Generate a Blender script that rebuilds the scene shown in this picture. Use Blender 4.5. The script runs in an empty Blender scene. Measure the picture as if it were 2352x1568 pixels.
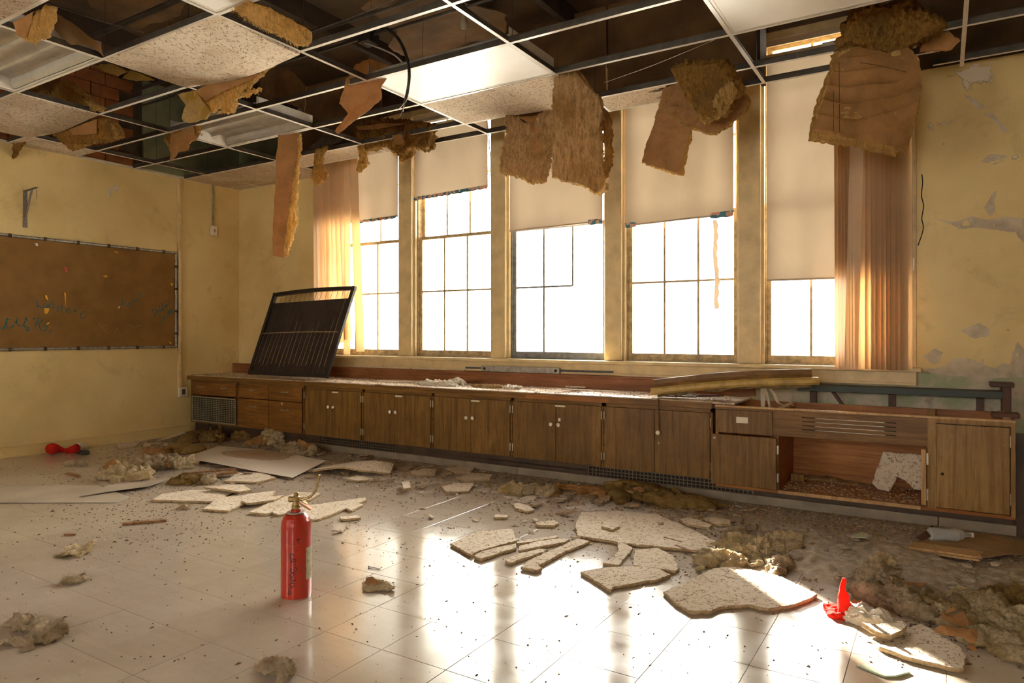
import bpy, bmesh, math, random
from math import sin, cos, pi, radians
from mathutils import Vector, Matrix, noise
random.seed(7)
C = bpy.context.scene
COL = C.collection
# ---------------------------------------------------------------- camera, world, sun, exposure
F, HY, TH, EYE = 1592.4, 767.5, 0.5548, 1.19
cd = bpy.data.cameras.new('camera'); cam = bpy.data.objects.new('camera', cd); COL.objects.link(cam)
cam.location = (0, 0, EYE); cam.rotation_euler = (pi/2, 0, TH)
cd.sensor_width = 36; cd.lens = F/2352*36; cd.shift_y = -(784-HY)/2352
cd.clip_start = 0.05; cd.clip_end = 200
C.camera = cam
C.view_settings.view_transform = 'Standard'; C.view_settings.look = 'None'
C.view_settings.gamma = 1; C.view_settings.use_curve_mapping = False
C.view_settings.exposure = 0.93
C.cycles.use_denoising = True
C.cycles.max_bounces = 9; C.cycles.diffuse_bounces = 6; C.cycles.glossy_bounces = 4
C.cycles.transmission_bounces = 6; C.cycles.transparent_max_bounces = 12
C.cycles.sample_clamp_indirect = 12
C.cycles.caustics_reflective = False; C.cycles.caustics_refractive = False
w = bpy.data.worlds.new('sky'); C.world = w; w.use_nodes = True
nt = w.node_tree; nt.nodes.clear()
wo = nt.nodes.new('ShaderNodeOutputWorld'); bg = nt.nodes.new('ShaderNodeBackground')
tc = nt.nodes.new('ShaderNodeTexCoord'); sx = nt.nodes.new('ShaderNodeSeparateXYZ')
cr = nt.nodes.new('ShaderNodeValToRGB')
cr.color_ramp.elements[0].position = 0.0; cr.color_ramp.elements[0].color = (1.0, .93, .80, 1)
cr.color_ramp.elements[1].position = 0.9; cr.color_ramp.elements[1].color = (.95, .94, .93, 1)
nt.links.new(tc.outputs['Generated'], sx.inputs[0]); nt.links.new(sx.outputs['Z'], cr.inputs[0])
nt.links.new(cr.outputs[0], bg.inputs['Color']); nt.links.new(bg.outputs[0], wo.inputs[0])
bg.inputs['Strength'].default_value = 17.0
sl = bpy.data.lights.new('sun', 'SUN'); sun = bpy.data.objects.new('sun', sl); COL.objects.link(sun)
sl.energy = 42.0; sl.angle = radians(1.5); sl.color = (1.0, .93, .80)
SUN_AZ = Vector((-.67, .743, 0)); SUN_EL = radians(21)
sd = Vector((SUN_AZ.x*cos(SUN_EL), SUN_AZ.y*cos(SUN_EL), sin(SUN_EL)))
sun.rotation_euler = sd.to_track_quat('Z', 'Y').to_euler(); sun.location = sd*20

# ---------------------------------------------------------------- measuring helpers: photo measurements to points at their real depth
cT, sT = cos(TH), sin(TH)
def ray(x, y):
    R = (x-1176)/F
    return Vector((R*cT-sT, R*sT+cT, (HY-y)/F))
def atZ(x, y, z=0.0):
    d = ray(x, y); return d*((z-EYE)/d.z) + Vector((0, 0, EYE))
def atY(x, y, Y):
    d = ray(x, y); return d*(Y/d.y) + Vector((0, 0, EYE))
def atX(x, y, X):
    d = ray(x, y); return d*(X/d.x) + Vector((0, 0, EYE))

# ---------------------------------------------------------------- mesh helpers
class MB:
    def __init__(s): s.v = []; s.f = []
    def add(s, vs, fs):
        o = len(s.v); s.v += [tuple(v) for v in vs]; s.f += [tuple(i+o for i in f) for f in fs]; return s
    def box(s, x0, x1, y0, y1, z0, z1, b=0.0):
        if b <= 0:
            vs = [(x, y, z) for z in (z0, z1) for y in (y0, y1) for x in (x0, x1)]
            return s.add(vs, [(0,2,3,1),(4,5,7,6),(0,1,5,4),(2,6,7,3),(0,4,6,2),(1,3,7,5)])
        bm = bmesh.new(); bmesh.ops.create_cube(bm, size=1)
        for v in bm.verts:
            v.co = Vector(((x0+x1)/2+v.co.x*(x1-x0), (y0+y1)/2+v.co.y*(y1-y0), (z0+z1)/2+v.co.z*(z1-z0)))
        bmesh.ops.bevel(bm, geom=list(bm.edges), offset=b, segments=1, affect='EDGES')
        return s.bm(bm)
    def bm(s, bm, mat=None):
        bm.verts.ensure_lookup_table(); bm.verts.index_update()
        s.add([(mat @ v.co if mat else v.co) for v in bm.verts], [[v.index for v in f.verts] for f in bm.faces]); bm.free(); return s
    def bar(s, a, b, w, h, up=(0,0,1)):
        a = Vector(a); b = Vector(b); d = (b-a).normalized(); u = Vector(up)
        r = d.cross(u)
        if r.length < 1e-4: r = d.cross(Vector((1,0,0)))
        r.normalize(); u = r.cross(d)
        vs = [p + r*(w/2*i) + u*(h/2*j) for p in (a, b) for i, j in ((-1,-1),(1,-1),(1,1),(-1,1))]
        return s.add(vs, [(0,1,2,3),(7,6,5,4),(0,4,5,1),(1,5,6,2),(2,6,7,3),(3,7,4,0)])
    def tube(s, pts, r, n=8, cap=True):
        pts = [Vector(p) for p in pts]; rs = r if isinstance(r, (list, tuple)) else [r]*len(pts)
        rings = []; pr = None
        for i, p in enumerate(pts):
            d = (pts[min(i+1, len(pts)-1)]-pts[max(i-1, 0)]).normalized()
            if pr is None: pr = d.orthogonal().normalized()
            else: pr = (pr - d*pr.dot(d)).normalized()
            q = d.cross(pr)
            rings.append([p + (pr*cos(2*pi*k/n)+q*sin(2*pi*k/n))*rs[i] for k in range(n)])
        vs = [v for R in rings for v in R]; fs = []
        for i in range(len(pts)-1):
            for k in range(n): fs.append((i*n+k, i*n+(k+1)%n, (i+1)*n+(k+1)%n, (i+1)*n+k))
        if cap: fs += [tuple(range(n-1, -1, -1)), tuple((len(pts)-1)*n+k for k in range(n))]
        return s.add(vs, fs)
    def lathe(s, prof, n=32, c=(0,0,0)):
        vs = [(c[0]+r*cos(2*pi*k/n), c[1]+r*sin(2*pi*k/n), c[2]+z) for r, z in prof for k in range(n)]; fs = []
        for i in range(len(prof)-1):
            for k in range(n): fs.append((i*n+k, i*n+(k+1)%n, (i+1)*n+(k+1)%n, (i+1)*n+k))
        fs += [tuple(range(n-1, -1, -1)), tuple((len(prof)-1)*n+k for k in range(n))]
        return s.add(vs, fs)
    def prism(s, poly, z0, z1):
        n = len(poly); vs = [(p[0], p[1], z0) for p in poly]+[(p[0], p[1], z1) for p in poly]
        a = sum(poly[i][0]*poly[(i+1)%n][1]-poly[(i+1)%n][0]*poly[i][1] for i in range(n))
        if a < 0: vs = vs[:n][::-1]+vs[n:][::-1]
        return s.add(vs, [tuple(range(n-1, -1, -1)), tuple(range(n, 2*n))]+[(i, (i+1)%n, n+(i+1)%n, n+i) for i in range(n)])
    def build(s, name, mat, parent=None, smooth=False, loc=None):
        me = bpy.data.meshes.new(name); me.from_pydata(s.v, [], s.f); me.update()
        if smooth is True: me.polygons.foreach_set('use_smooth', [True]*len(me.polygons))
        elif smooth: me.shade_smooth_by_angle(angle=radians(smooth)) if hasattr(me, 'shade_smooth_by_angle') else None
        for m in (mat if isinstance(mat, (list, tuple)) else [mat]): me.materials.append(m)
        o = bpy.data.objects.new(name, me); COL.objects.link(o)
        if parent: o.parent = parent
        if loc: o.location = loc
        return o
def tag(o, label=None, cat=None, group=None, kind=None):
    for k, v in (('label', label), ('category', cat), ('group', group), ('kind', kind)):
        if v: o[k] = v
    return o
def thing(name, label, cat, loc=(0,0,0), rz=0, group=None):
    o = bpy.data.objects.new(name, None); COL.objects.link(o); o.empty_display_size = .1
    o.location = loc; o.rotation_euler = (0, 0, rz); return tag(o, label, cat, group)
def part(mb, name, mat, parent, smooth=False):
    'link a mesh built in world coordinates as a child of a thing that stands at its own place'
    o = mb.build(name, mat, parent, smooth)
    root = parent
    M = Matrix.Identity(4); ch = []
    while root: ch.append(root); root = root.parent
    for r in reversed(ch): M = M @ r.matrix_basis
    o.data.transform(M.inverted()); return o
def struct(o): o['kind'] = 'structure'; return o

# ---------------------------------------------------------------- material helpers
def nodemat(name):
    m = bpy.data.materials.new(name); m.use_nodes = True; t = m.node_tree
    return m, t, t.nodes['Principled BSDF'], t.nodes['Material Output']
def N(t, typ, **k):
    n = t.nodes.new(typ)
    for a, v in k.items():
        if a in n.inputs.keys(): n.inputs[a].default_value = v
        else: setattr(n, a, v)
    return n
def coord(t, scale=(1,1,1), obj=False, rot=(0,0,0)):
    mp = N(t, 'ShaderNodeMapping'); mp.inputs['Scale'].default_value = scale; mp.inputs['Rotation'].default_value = rot
    if obj: t.links.new(N(t, 'ShaderNodeTexCoord').outputs['Object'], mp.inputs[0])
    else: t.links.new(N(t, 'ShaderNodeNewGeometry').outputs['Position'], mp.inputs[0])
    return mp.outputs[0]
def nz(t, vec, scale, detail=4, rough=.55, dist=0.0):
    n = N(t, 'ShaderNodeTexNoise'); n.inputs['Scale'].default_value = scale; n.inputs['Detail'].default_value = detail
    n.inputs['Roughness'].default_value = rough; n.inputs['Distortion'].default_value = dist
    t.links.new(vec, n.inputs['Vector']); return n.outputs['Fac']
def ramp(t, fac, stops, inter='LINEAR'):
    r = N(t, 'ShaderNodeValToRGB'); e = r.color_ramp; e.interpolation = inter
    while len(e.elements) < len(stops): e.elements.new(.5)
    for el, (p, c) in zip(e.elements, stops):
        el.position = p; el.color = (c if len(c) == 4 else tuple(c)+(1,)) if hasattr(c, '__len__') else (c, c, c, 1)
    t.links.new(fac, r.inputs[0]); return r.outputs[0]
def mix(t, fac, a, b, mode='MIX'):
    m = N(t, 'ShaderNodeMix', data_type='RGBA', blend_type=mode)
    for s, v in ((m.inputs[0], fac), (m.inputs[6], a), (m.inputs[7], b)):
        if hasattr(v, 'is_linked') or isinstance(v, bpy.types.NodeSocket): t.links.new(v, s)
        else: s.default_value = v if not hasattr(v, '__len__') else (tuple(v)+(1,) if len(v) == 3 else v)
    return m.outputs[2]
def mth(t, op, a, b=0.0, clamp=False):
    m = N(t, 'ShaderNodeMath', operation=op, use_clamp=clamp)
    for s, v in ((m.inputs[0], a), (m.inputs[1], b)):
        if isinstance(v, bpy.types.NodeSocket): t.links.new(v, s)
        else: s.default_value = v
    return m.outputs[0]
def bump(t, p, h, strength=.3, dist=.01, prev=None):
    b = N(t, 'ShaderNodeBump'); b.inputs['Strength'].default_value = strength; b.inputs['Distance'].default_value = dist
    t.links.new(h, b.inputs['Height'])
    if prev is not None: t.links.new(prev, b.inputs['Normal'])
    if p is not None: t.links.new(b.outputs[0], p.inputs['Normal'])
    return b.outputs[0]
def setc(t, p, col):
    if isinstance(col, bpy.types.NodeSocket): t.links.new(col, p.inputs['Base Color'])
    else: p.inputs['Base Color'].default_value = tuple(col)+(1,)
def simple(name, col, rough=.6, metal=0.0, var=.25, vs=6.0, bs=0.0, bscale=60, spec=.5, obj=False):
    m, t, p, o = nodemat(name); v = coord(t, obj=obj)
    n = nz(t, v, vs, 5)
    c2 = tuple(c*(1-var) for c in col)
    setc(t, p, ramp(t, n, [(.3, c2), (.65, col)]))
    p.inputs['Roughness'].default_value = rough; p.inputs['Metallic'].default_value = metal
    p.inputs['Specular IOR Level'].default_value = spec
    if bs: bump(t, p, nz(t, v, bscale, 4), bs, .004)
    return m
# ================================================================ materials of the room
XL, YW, ZC = -7.64, 5.70, 3.028
XR, YB, ZS = 2.6, -3.6, 4.05
def plaster_mat(name, peel=False):
    m, t, p, o = nodemat(name); v = coord(t)
    base = ramp(t, nz(t, v, 1.3, 5, .6), [(.3, (.60, .445, .18)), (.5, (.69, .53, .235)), (.72, (.75, .59, .28))])
    dirt = ramp(t, nz(t, v, 3.1, 8, .72, .6), [(.56, 0.0), (.74, .5)])
    base = mix(t, dirt, base, (.36, .26, .12))
    speck = ramp(t, nz(t, v, 34, 3, .6), [(.72, 0.0), (.76, .75)])
    base = mix(t, speck, base, (.22, .14, .07))
    h = nz(t, v, 18, 6, .65)
    if peel:
        sep = N(t, 'ShaderNodeSeparateXYZ'); t.links.new(v, sep.inputs[0])
        zz = sep.outputs['Z']
        n1 = nz(t, v, 4.2, 6, .62, .5); n2 = nz(t, v, 1.1, 3, .5)
        low = mth(t, 'MULTIPLY', mth(t, 'SUBTRACT', 1.10, zz), 3.4)      # the foot of the wall has lost its paint
        lowf = mth(t, 'ADD', low, mth(t, 'MULTIPLY', mth(t, 'SUBTRACT', n1, .5), 2.2))
        mlow = ramp(t, lowf, [(.48, 0.0), (.5, 1.0)])
        under = ramp(t, nz(t, v, 6.5, 5, .6), [(.40, (.30, .33, .18)), (.50, (.40, .36, .24)), (.60, (.50, .41, .30)), (.72, (.22, .17, .11))])
        cream = ramp(t, mth(t, 'ADD', mth(t, 'MULTIPLY', mth(t, 'SUBTRACT', zz, .90), 6.0), mth(t, 'MULTIPLY', mth(t, 'SUBTRACT', n1, .5), 1.6)), [(.4, 0.0), (.5, 1.0)])
        under = mix(t, cream, under, (.60, .50, .36))
        mp = ramp(t, mth(t, 'ADD', mth(t, 'MULTIPLY', n1, .6), mth(t, 'MULTIPLY', n2, .5)), [(.675, 0.0), (.685, 1.0)])
        base = mix(t, mp, base, (.66, .58, .44)); base = mix(t, mlow, base, under)
        edge = mix(t, mlow, mp, (1, 1, 1)); 
        nb = bump(t, None, mth(t, 'SUBTRACT', 1.0, edge), .9, .006)
        bump(t, p, h, .25, .006, nb)
    else:
        bump(t, p, h, .22, .006)
    setc(t, p, base); p.inputs['Roughness'].default_value = .5; p.inputs['Specular IOR Level'].default_value = .35
    return m
M = {}
M['wall'] = plaster_mat('yellow_painted_plaster'); M['wall_peel'] = plaster_mat('peeling_yellow_plaster', True)
M['paint_wood'] = simple('cream_painted_wood', (.70, .53, .27), .45, var=.25, vs=9, bs=.25, bscale=30)
M['old_frame'] = simple('weathered_window_paint', (.62, .46, .24), .6, var=.5, vs=22, bs=.5, bscale=45)
M['grey_frame'] = simple('grey_weathered_sash', (.30, .30, .30), .6, var=.5, vs=20, bs=.4, bscale=45)
M['greenplaster'] = simple('old_green_plaster', (.30, .33, .20), .7, var=.35, vs=4, bs=.4, bscale=14)
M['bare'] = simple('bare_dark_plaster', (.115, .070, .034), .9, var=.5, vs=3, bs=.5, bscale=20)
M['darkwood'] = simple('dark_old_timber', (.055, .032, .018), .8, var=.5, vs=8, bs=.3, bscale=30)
M['claybrick'] = simple('hollow_clay_brick', (.33, .115, .035), .85, var=.45, vs=7, bs=.8, bscale=12)
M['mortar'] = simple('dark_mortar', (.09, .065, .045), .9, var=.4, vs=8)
M['concrete'] = simple('outdoor_concrete', (.62, .58, .52), .8)
# vinyl floor tiles: scuffed, dusty, still glossy enough to mirror the windows
def floor_mat():
    m, t, p, o = nodemat('scuffed_vinyl_tile'); v = coord(t)
    a = nz(t, v, .9, 6, .62, .3); b = nz(t, v, 5.5, 9, .72, .35); c = nz(t, coord(t, (3, 26, 3), rot=(0, 0, .5)), 1.0, 5, .6)
    oi = N(t, 'ShaderNodeObjectInfo')
    base = ramp(t, a, [(.25, (.37, .30, .235)), (.5, (.47, .395, .32)), (.75, (.54, .46, .385))])
    base = mix(t, ramp(t, b, [(.35, 0.0), (.85, .38)]), base, (.30, .225, .155))
    base = mix(t, ramp(t, c, [(.50, 0.0), (.85, .30)]), base, (.62, .52, .42))
    base = mix(t, mth(t, 'MULTIPLY', oi.outputs['Random'], .16), base, (.30, .24, .18))
    sp = ramp(t, nz(t, v, 120, 2, .5), [(.70, 0.0), (.74, .7)])
    base = mix(t, sp, base, (.16, .11, .07))
    sep = N(t, 'ShaderNodeSeparateXYZ'); t.links.new(v, sep.inputs[0])
    dz = mth(t, 'ADD', mth(t, 'MULTIPLY', mth(t, 'SUBTRACT', sep.outputs['Y'], 4.25), 1.3), mth(t, 'MULTIPLY', mth(t, 'SUBTRACT', nz(t, v, 2.6, 6, .65), .5), 2.4))
    base = mix(t, ramp(t, dz, [(.1, 0.0), (.9, .85)]), base, (.20, .145, .085))   # dirt lies along the cabinets
    setc(t, p, base)
    r = ramp(t, b, [(.3, .08), (.7, .20)])
    t.links.new(mix(t, ramp(t, dz, [(.0, 0.0), (.6, 1.0)]), r, (.8, .8, .8)), p.inputs['Roughness'])
    p.inputs['Specular IOR Level'].default_value = 1.0
    bump(t, p, b, .06, .003)
    return m
M['floor'] = floor_mat()
M['subfloor'] = simple('dark_adhesive', (.16, .12, .085), .9)

# ================================================================ floor: tiles 0.305 m, the nearest 300 singly
def tile_mb(x0, y0, s=.305, g=.0005):
    m = MB(); x1, y1 = x0+s, y0+s
    b = .0012
    vs = [(x0+g, y0+g, -.003), (x1-g, y0+g, -.003), (x1-g, y1-g, -.003), (x0+g, y1-g, -.003),
          (x0+g, y0+g, -b*.6), (x1-g, y0+g, -b*.6), (x1-g, y1-g, -b*.6), (x0+g, y1-g, -b*.6),
          (x0+g+b, y0+g+b, 0), (x1-g-b, y0+g+b, 0), (x1-g-b, y1-g-b, 0), (x0+g+b, y1-g-b, 0)]
    m.add(vs, [(0,1,5,4),(1,2,6,5),(2,3,7,6),(3,0,4,7),(4,5,9,8),(5,6,10,9),(6,7,11,10),(7,4,8,11),(8,9,10,11)])
    return m
fl = MB().box(XL-.2, XR+.2, YB-.2, YW+.4, -.12, -.003).build('floor', M['subfloor']); struct(fl)
TX0, TY0 = -.891-20*.302, 2.872-6*.302
S = .302; cells = []
for i in range(-3, 45):
    for j in range(-14, 16):
        x0, y0 = TX0+i*S, TY0+j*S+(S/2 if i % 2 and False else 0)
        if x0 > XR or x0 < XL-S or y0 > YW or y0 < YB-S: continue
        c = Vector((x0+S/2, y0+S/2, 0)); f = -c.x*sT+c.y*cT; r = c.x*cT+c.y*sT
        vis = f > 1.2 and abs(r/f) < .80 and y0 < 5.0
        cells.append((0 if vis else 1, f, x0, y0))
cells.sort()
tm = tile_mb(0, 0, S).build('tile', M['floor'], fl); tme = tm.data
rest = MB()
for k, (a, f, x0, y0) in enumerate(cells):
    if a == 0 and k < 298:
        o = tm if k == 0 else bpy.data.objects.new('tile', tme)
        if k: COL.objects.link(o); o.parent = fl
        o.location = (x0, y0, random.uniform(-.0004, .0004)); 
    else:
        q = tile_mb(x0, y0, S); rest.add(q.v, q.f)
o = rest.build('tile_field', M['floor'], fl); o['kind'] = 'stuff'

# ================================================================ walls
T = .3
struct(MB().box(XL-T, XL, YB-T, YW+T, -.1, ZC+.03).build('wall_left', M['wall']))
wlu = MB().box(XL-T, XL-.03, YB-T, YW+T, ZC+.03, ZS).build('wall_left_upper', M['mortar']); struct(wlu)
gp = MB().box(XL-.03, XL, 4.45, YW, ZC+.03, ZS).build('green_plaster', M['greenplaster'], wlu)
bs = MB().box(-.005, .03, 0, .295, 0, .125, .006).build('brick', M['claybrick'], wlu); bme = bs.data; first = True
for r in range(8):
    for k in range(10):
        y = 1.6+k*.305+(.15 if r % 2 else 0)
        if y > 4.14 or random.random() < .06: continue
        o = bs if first else bpy.data.objects.new('brick', bme)
        if not first: COL.objects.link(o); o.parent = wlu
        first = False
        o.location = (XL-.035+random.uniform(0, .012), y, ZC+.04+r*.133)
struct(MB().box(XR, XR+T, YB-T, YW+T, -.1, ZS).build('wall_right', M['wall']))
# two openings added to the unseen wall behind the camera for fill light
wb = MB(); wb.box(XL-T, -4.9, YB-T, YB, -.1, ZS); wb.box(-3.9, -.8, YB-T, YB, -.1, ZS); wb.box(.2, XR+T, YB-T, YB, -.1, ZS)
for a, b in ((-4.9, -3.9), (-.8, .2)): wb.box(a, b, YB-T, YB, -.1, 1.2); wb.box(a, b, YB-T, YB, 2.5, ZS)
struct(wb.build('wall_back', M['wall']))
struct(MB().box(-1.238, WX1, YW-.006, YW-.0005, .02, WZ0-.13).build('wall_window_stain', M['wall_peel'])) if False else None
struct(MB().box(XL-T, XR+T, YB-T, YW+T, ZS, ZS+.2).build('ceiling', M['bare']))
WX0, WX1, WZ0, WZ1 = -6.15, -.15, .955, 3.56
ww = MB(); ww.box(XL-.1, WX0, YW, YW+T, -.1, ZC+.03); ww.box(WX0, WX1, YW, YW+T, -.1, WZ0)
struct(ww.build('wall_window', M['wall']))
struct(MB().box(-1.238, WX1, YW-.006, YW-.0005, .02, WZ0-.13).build('wall_window_patch', M['wall_peel']))
struct(MB().box(WX1, XR+.1, YW, YW+T, -.1, ZC+.03).build('wall_window_pier', M['wall_peel']))
wh = MB(); wh.box(WX0, WX1, YW, YW+T, WZ1, ZS); wh.box(WX1, XR+.1, YW, YW+T, ZC+.03, ZS); struct(wh.build('wall_window_header', M['bare']))
struct(MB().box(XL-.1, WX0, YW, YW+T, ZC+.03, ZS).build('wall_window_upper', M['greenplaster']))
struct(MB().box(-12, 6, 6.0, 30, -1.3, -1.2).build('ground', M['concrete']))
# baseboard on the left wall
bb = MB(); bb.box(XL, XL+.018, YB, 5.02, 0, .10, .004); bb.box(XL, XL+.034, YB, 5.02, .098, .108, .002); bb.box(XL, XL+.03, YB, 5.02, 0, .012, .002)
struct(bb.build('baseboard_left', M['wall']))
# ================================================================ windows
def dusty_glass():
    m = bpy.data.materials.new('dusty_glass'); m.use_nodes = True; t = m.node_tree; t.nodes.clear()
    o = N(t, 'ShaderNodeOutputMaterial'); tr = N(t, 'ShaderNodeBsdfTransparent'); tl = N(t, 'ShaderNodeBsdfTranslucent'); gl = N(t, 'ShaderNodeBsdfGlossy')
    tr.inputs[0].default_value = (.94, .95, .94, 1); tl.inputs[0].default_value = (.9, .88, .82, 1); gl.inputs['Roughness'].default_value = .08
    m1 = N(t, 'ShaderNodeMixShader'); m2 = N(t, 'ShaderNodeMixShader')
    v = coord(t); t.links.new(ramp(t, nz(t, v, 5, 5), [(.3, .14), (.75, .32)]), m1.inputs[0])
    t.links.new(tr.outputs[0], m1.inputs[1]); t.links.new(tl.outputs[0], m1.inputs[2])
    fr = N(t, 'ShaderNodeFresnel'); fr.inputs[0].default_value = 1.45; t.links.new(fr.outputs[0], m2.inputs[0])
    t.links.new(m1.outputs[0], m2.inputs[1]); t.links.new(gl.outputs[0], m2.inputs[2]); t.links.new(m2.outputs[0], o.inputs[0])
    return m
M['glass'] = dusty_glass()
MULL = [(-4.97, -4.79), (-3.78, -3.61), (-2.56, -2.40), (-1.39, -1.22)]
wins = [(WX0, -4.97), (-4.79, -3.78), (-3.61, -2.56), (-2.40, -1.39), (-1.22, WX1)]
for i, (a, b) in enumerate(MULL):
    mb = MB(); mb.box(a, b, 5.695, 5.93, WZ0, WZ1, .006); mb.box(a-.022, a, 5.74, 5.77, WZ0, WZ1); mb.box(b, b+.022, 5.74, 5.77, WZ0, WZ1)
    struct(mb.build('trim_%d' % (i+1), M['paint_wood']))
jb = MB(); jb.box(WX0-.0, WX0+.05, 5.70, 5.95, WZ0, WZ1, .004); jb.box(WX1-.06, WX1, 5.70, 5.95, WZ0, WZ1, .004); jb.box(WX0, WX1, 5.70, 5.95, WZ1-.06, WZ1)
struct(jb.build('trim_5', M['paint_wood']))
for i, (a, b) in enumerate(wins):
    if i == 0: a += .05
    if i == 4: b -= .06
    broken = (i == 2)
    sm = M['grey_frame'] if broken else M['old_frame']
    w = MB(); w.box(a, a+.03, 5.78, 5.93, WZ0, WZ1-.06); w.box(b-.03, b, 5.78, 5.93, WZ0, WZ1-.06); w.box(a, b, 5.78, 5.95, WZ0, WZ0+.012)
    win = struct(w.build('window_%d' % (i+1), sm))
    zm = 2.23
    for nm, z0, z1, yy, rb in (('lower_sash', WZ0+.012, zm, 5.80, .055), ('upper_sash', zm-.03, WZ1-.06, 5.85, .03)):
        s_ = MB(); A, B = a+.03, b-.03; st = .032
        s_.box(A, A+st, yy, yy+.035, z0, z1, .003); s_.box(B-st, B, yy, yy+.035, z0, z1, .003)
        s_.box(A+st, B-st, yy, yy+.035, z0, z0+rb, .003); s_.box(A+st, B-st, yy, yy+.035, z1-.032, z1, .003)
        so = s_.build(nm, sm, win)
        gx0, gx1, gz0, gz1 = A+st, B-st, z0+rb, z1-.032
        nc = 3; zc = 1.645 if nm == 'lower_sash' else (gz0+gz1)/2
        xs = [gx0+(gx1-gx0)*k/nc for k in range(nc+1)]
        mh = .017
        for k in range(1, nc):
            zlo = gz0
            if broken and nm == 'lower_sash' and k == 2: zlo = zc
            MB().box(xs[k]-mh/2, xs[k]+mh/2, yy+.004, yy+.03, zlo, gz1).build('muntin', sm, so)
        MB().box(gx0, xs[2] if (broken and nm == 'lower_sash') else gx1, yy+.005, yy+.029, zc-mh/2, zc+mh/2).build('muntin', sm, so)
        for k in range(nc):
            for q, (za, zb) in enumerate(((gz0, zc), (zc, gz1))):
                if broken and nm == 'lower_sash' and k == 2: continue
                MB().box(xs[k], xs[k+1], yy+.016, yy+.020, za, zb).build('pane', M['glass'], so)
        if nm == 'lower_sash' and not broken:
            for cx in (A+(B-A)*.25, A+(B-A)*.75):
                MB().bar((cx-.035, yy-.008, z0+.034), (cx+.035, yy-.008, z0+.034), .016, .014).build('sash_lift', M['paint_wood'], so)
# stool, apron, ledge behind the cabinets
sl_ = MB(); sl_.box(WX0-.02, WX1+.03, 5.60, 5.80, WZ0-.03, WZ0, .005)
struct(sl_.build('trim_6', M['paint_wood']))
ap = MB(); ap.box(WX0+.0, WX1, 5.665, 5.70, WZ0-.125, WZ0-.03, .004); ap.box(WX0, WX1, 5.655, 5.675, WZ0-.128, WZ0-.108, .003)
struct(ap.build('trim_7', M['paint_wood']))
# ================================================================ cabinets under the windows
def wood_mat(name, dark, mid, light, axis='Z', rough=.42, grain=1.0, obj=False, scuff=.5):
    m, t, p, o = nodemat(name)
    sc = {'Z': (34, 34, 2.2), 'X': (2.2, 34, 34), 'Y': (34, 2.2, 34)}[axis]
    v = coord(t, sc, obj=obj); v0 = coord(t, obj=obj)
    g = nz(t, v, 1.0*grain, 6, .62, .8); b = nz(t, v0, 2.3, 5, .6)
    col = ramp(t, g, [(.32, dark), (.5, mid), (.72, light)])
    col = mix(t, ramp(t, b, [(.38, .55), (.62, 0.0)]), col, dark)
    v2 = coord(t, tuple(3*s for s in sc), obj=obj)
    col = mix(t, ramp(t, nz(t, v2, 1.5, 3, .5), [(.60, 0.0), (.70, .45)]), col, tuple(c*.45 for c in dark))
    col = mix(t, ramp(t, nz(t, v0, 26, 5, .7, 1.0), [(.64, 0.0), (.72, scuff)]), col, tuple(min(1, c*1.9) for c in light))
    setc(t, p, col); p.inputs['Roughness'].default_value = rough; p.inputs['Specular IOR Level'].default_value = .28
    bump(t, p, g, .12, .002)
    return m
M['cab'] = wood_mat('brown_plywood', (.10, .046, .012), (.205, .103, .027), (.285, .155, .046), scuff=.25)
M['cab_h'] = wood_mat('brown_rail_wood', (.105, .046, .012), (.205, .098, .026), (.285, .148, .042), 'X', scuff=.25)
M['drawer'] = wood_mat('orange_brown_drawer_wood', (.13, .050, .012), (.25, .105, .026), (.34, .155, .042), 'X', scuff=.2)
M['yellowwood'] = wood_mat('yellow_oak', (.17, .085, .022), (.30, .165, .048), (.40, .235, .08), scuff=.2)
M['rawwood'] = wood_mat('pale_raw_wood', (.36, .20, .08), (.55, .34, .15), (.66, .44, .22), scuff=.2)
M['inwood'] = wood_mat('orange_inside_wood', (.20, .065, .014), (.36, .13, .03), (.45, .19, .05), 'X', scuff=.15)
M['splash'] = wood_mat('reddish_brown_ledge_wood', (.16, .055, .02), (.29, .11, .045), (.37, .16, .07), 'X', .5)
M['kick'] = simple('dark_kick_board', (.075, .04, .022), .6, var=.5)
M['basestrip'] = simple('grey_brown_base_strip', (.27, .215, .15), .55, var=.35, vs=8, bs=.2)
M['voidm'] = simple('dark_inside', (.02, .013, .008), .9)
M['chrome'] = simple('worn_chrome', (.50, .44, .34), .34, 1.0, var=.3, vs=60)
M['knob'] = simple('cream_plastic_knob', (.80, .71, .56), .35, var=.15, vs=30)
M['paper'] = simple('off_white_paper', (.74, .66, .54), .7, var=.12, vs=20)
M['grille'] = simple('dull_green_grey_grille', (.36, .33, .22), .5, .3, var=.4, vs=14)
M['grille_dark'] = simple('dark_metal_grille', (.16, .115, .075), .45, .4, var=.4, vs=14)
def worktop_mat():
    m, t, p, o = nodemat('dusty_worktop'); v = coord(t)
    n = nz(t, v, 3.2, 7, .68, .8); f = nz(t, coord(t, (3, 30, 30)), 1, 4)
    c = ramp(t, f, [(.3, (.16, .065, .025)), (.7, (.28, .13, .055))])
    c = mix(t, ramp(t, n, [(.36, 0.0), (.54, .92)]), c, (.60, .49, .37))
    c = mix(t, ramp(t, nz(t, v, 60, 4), [(.6, 0.0), (.68, .7)]), c, (.20, .12, .06))
    setc(t, p, c); t.links.new(ramp(t, n, [(.35, .22), (.6, .45)]), p.inputs['Roughness']); bump(t, p, nz(t, v, 50, 5), .3, .003); return m
M['worktop'] = worktop_mat()
YF = 5.02; CZ0, CZ1 = .145, .652; YD = 5.003
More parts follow.
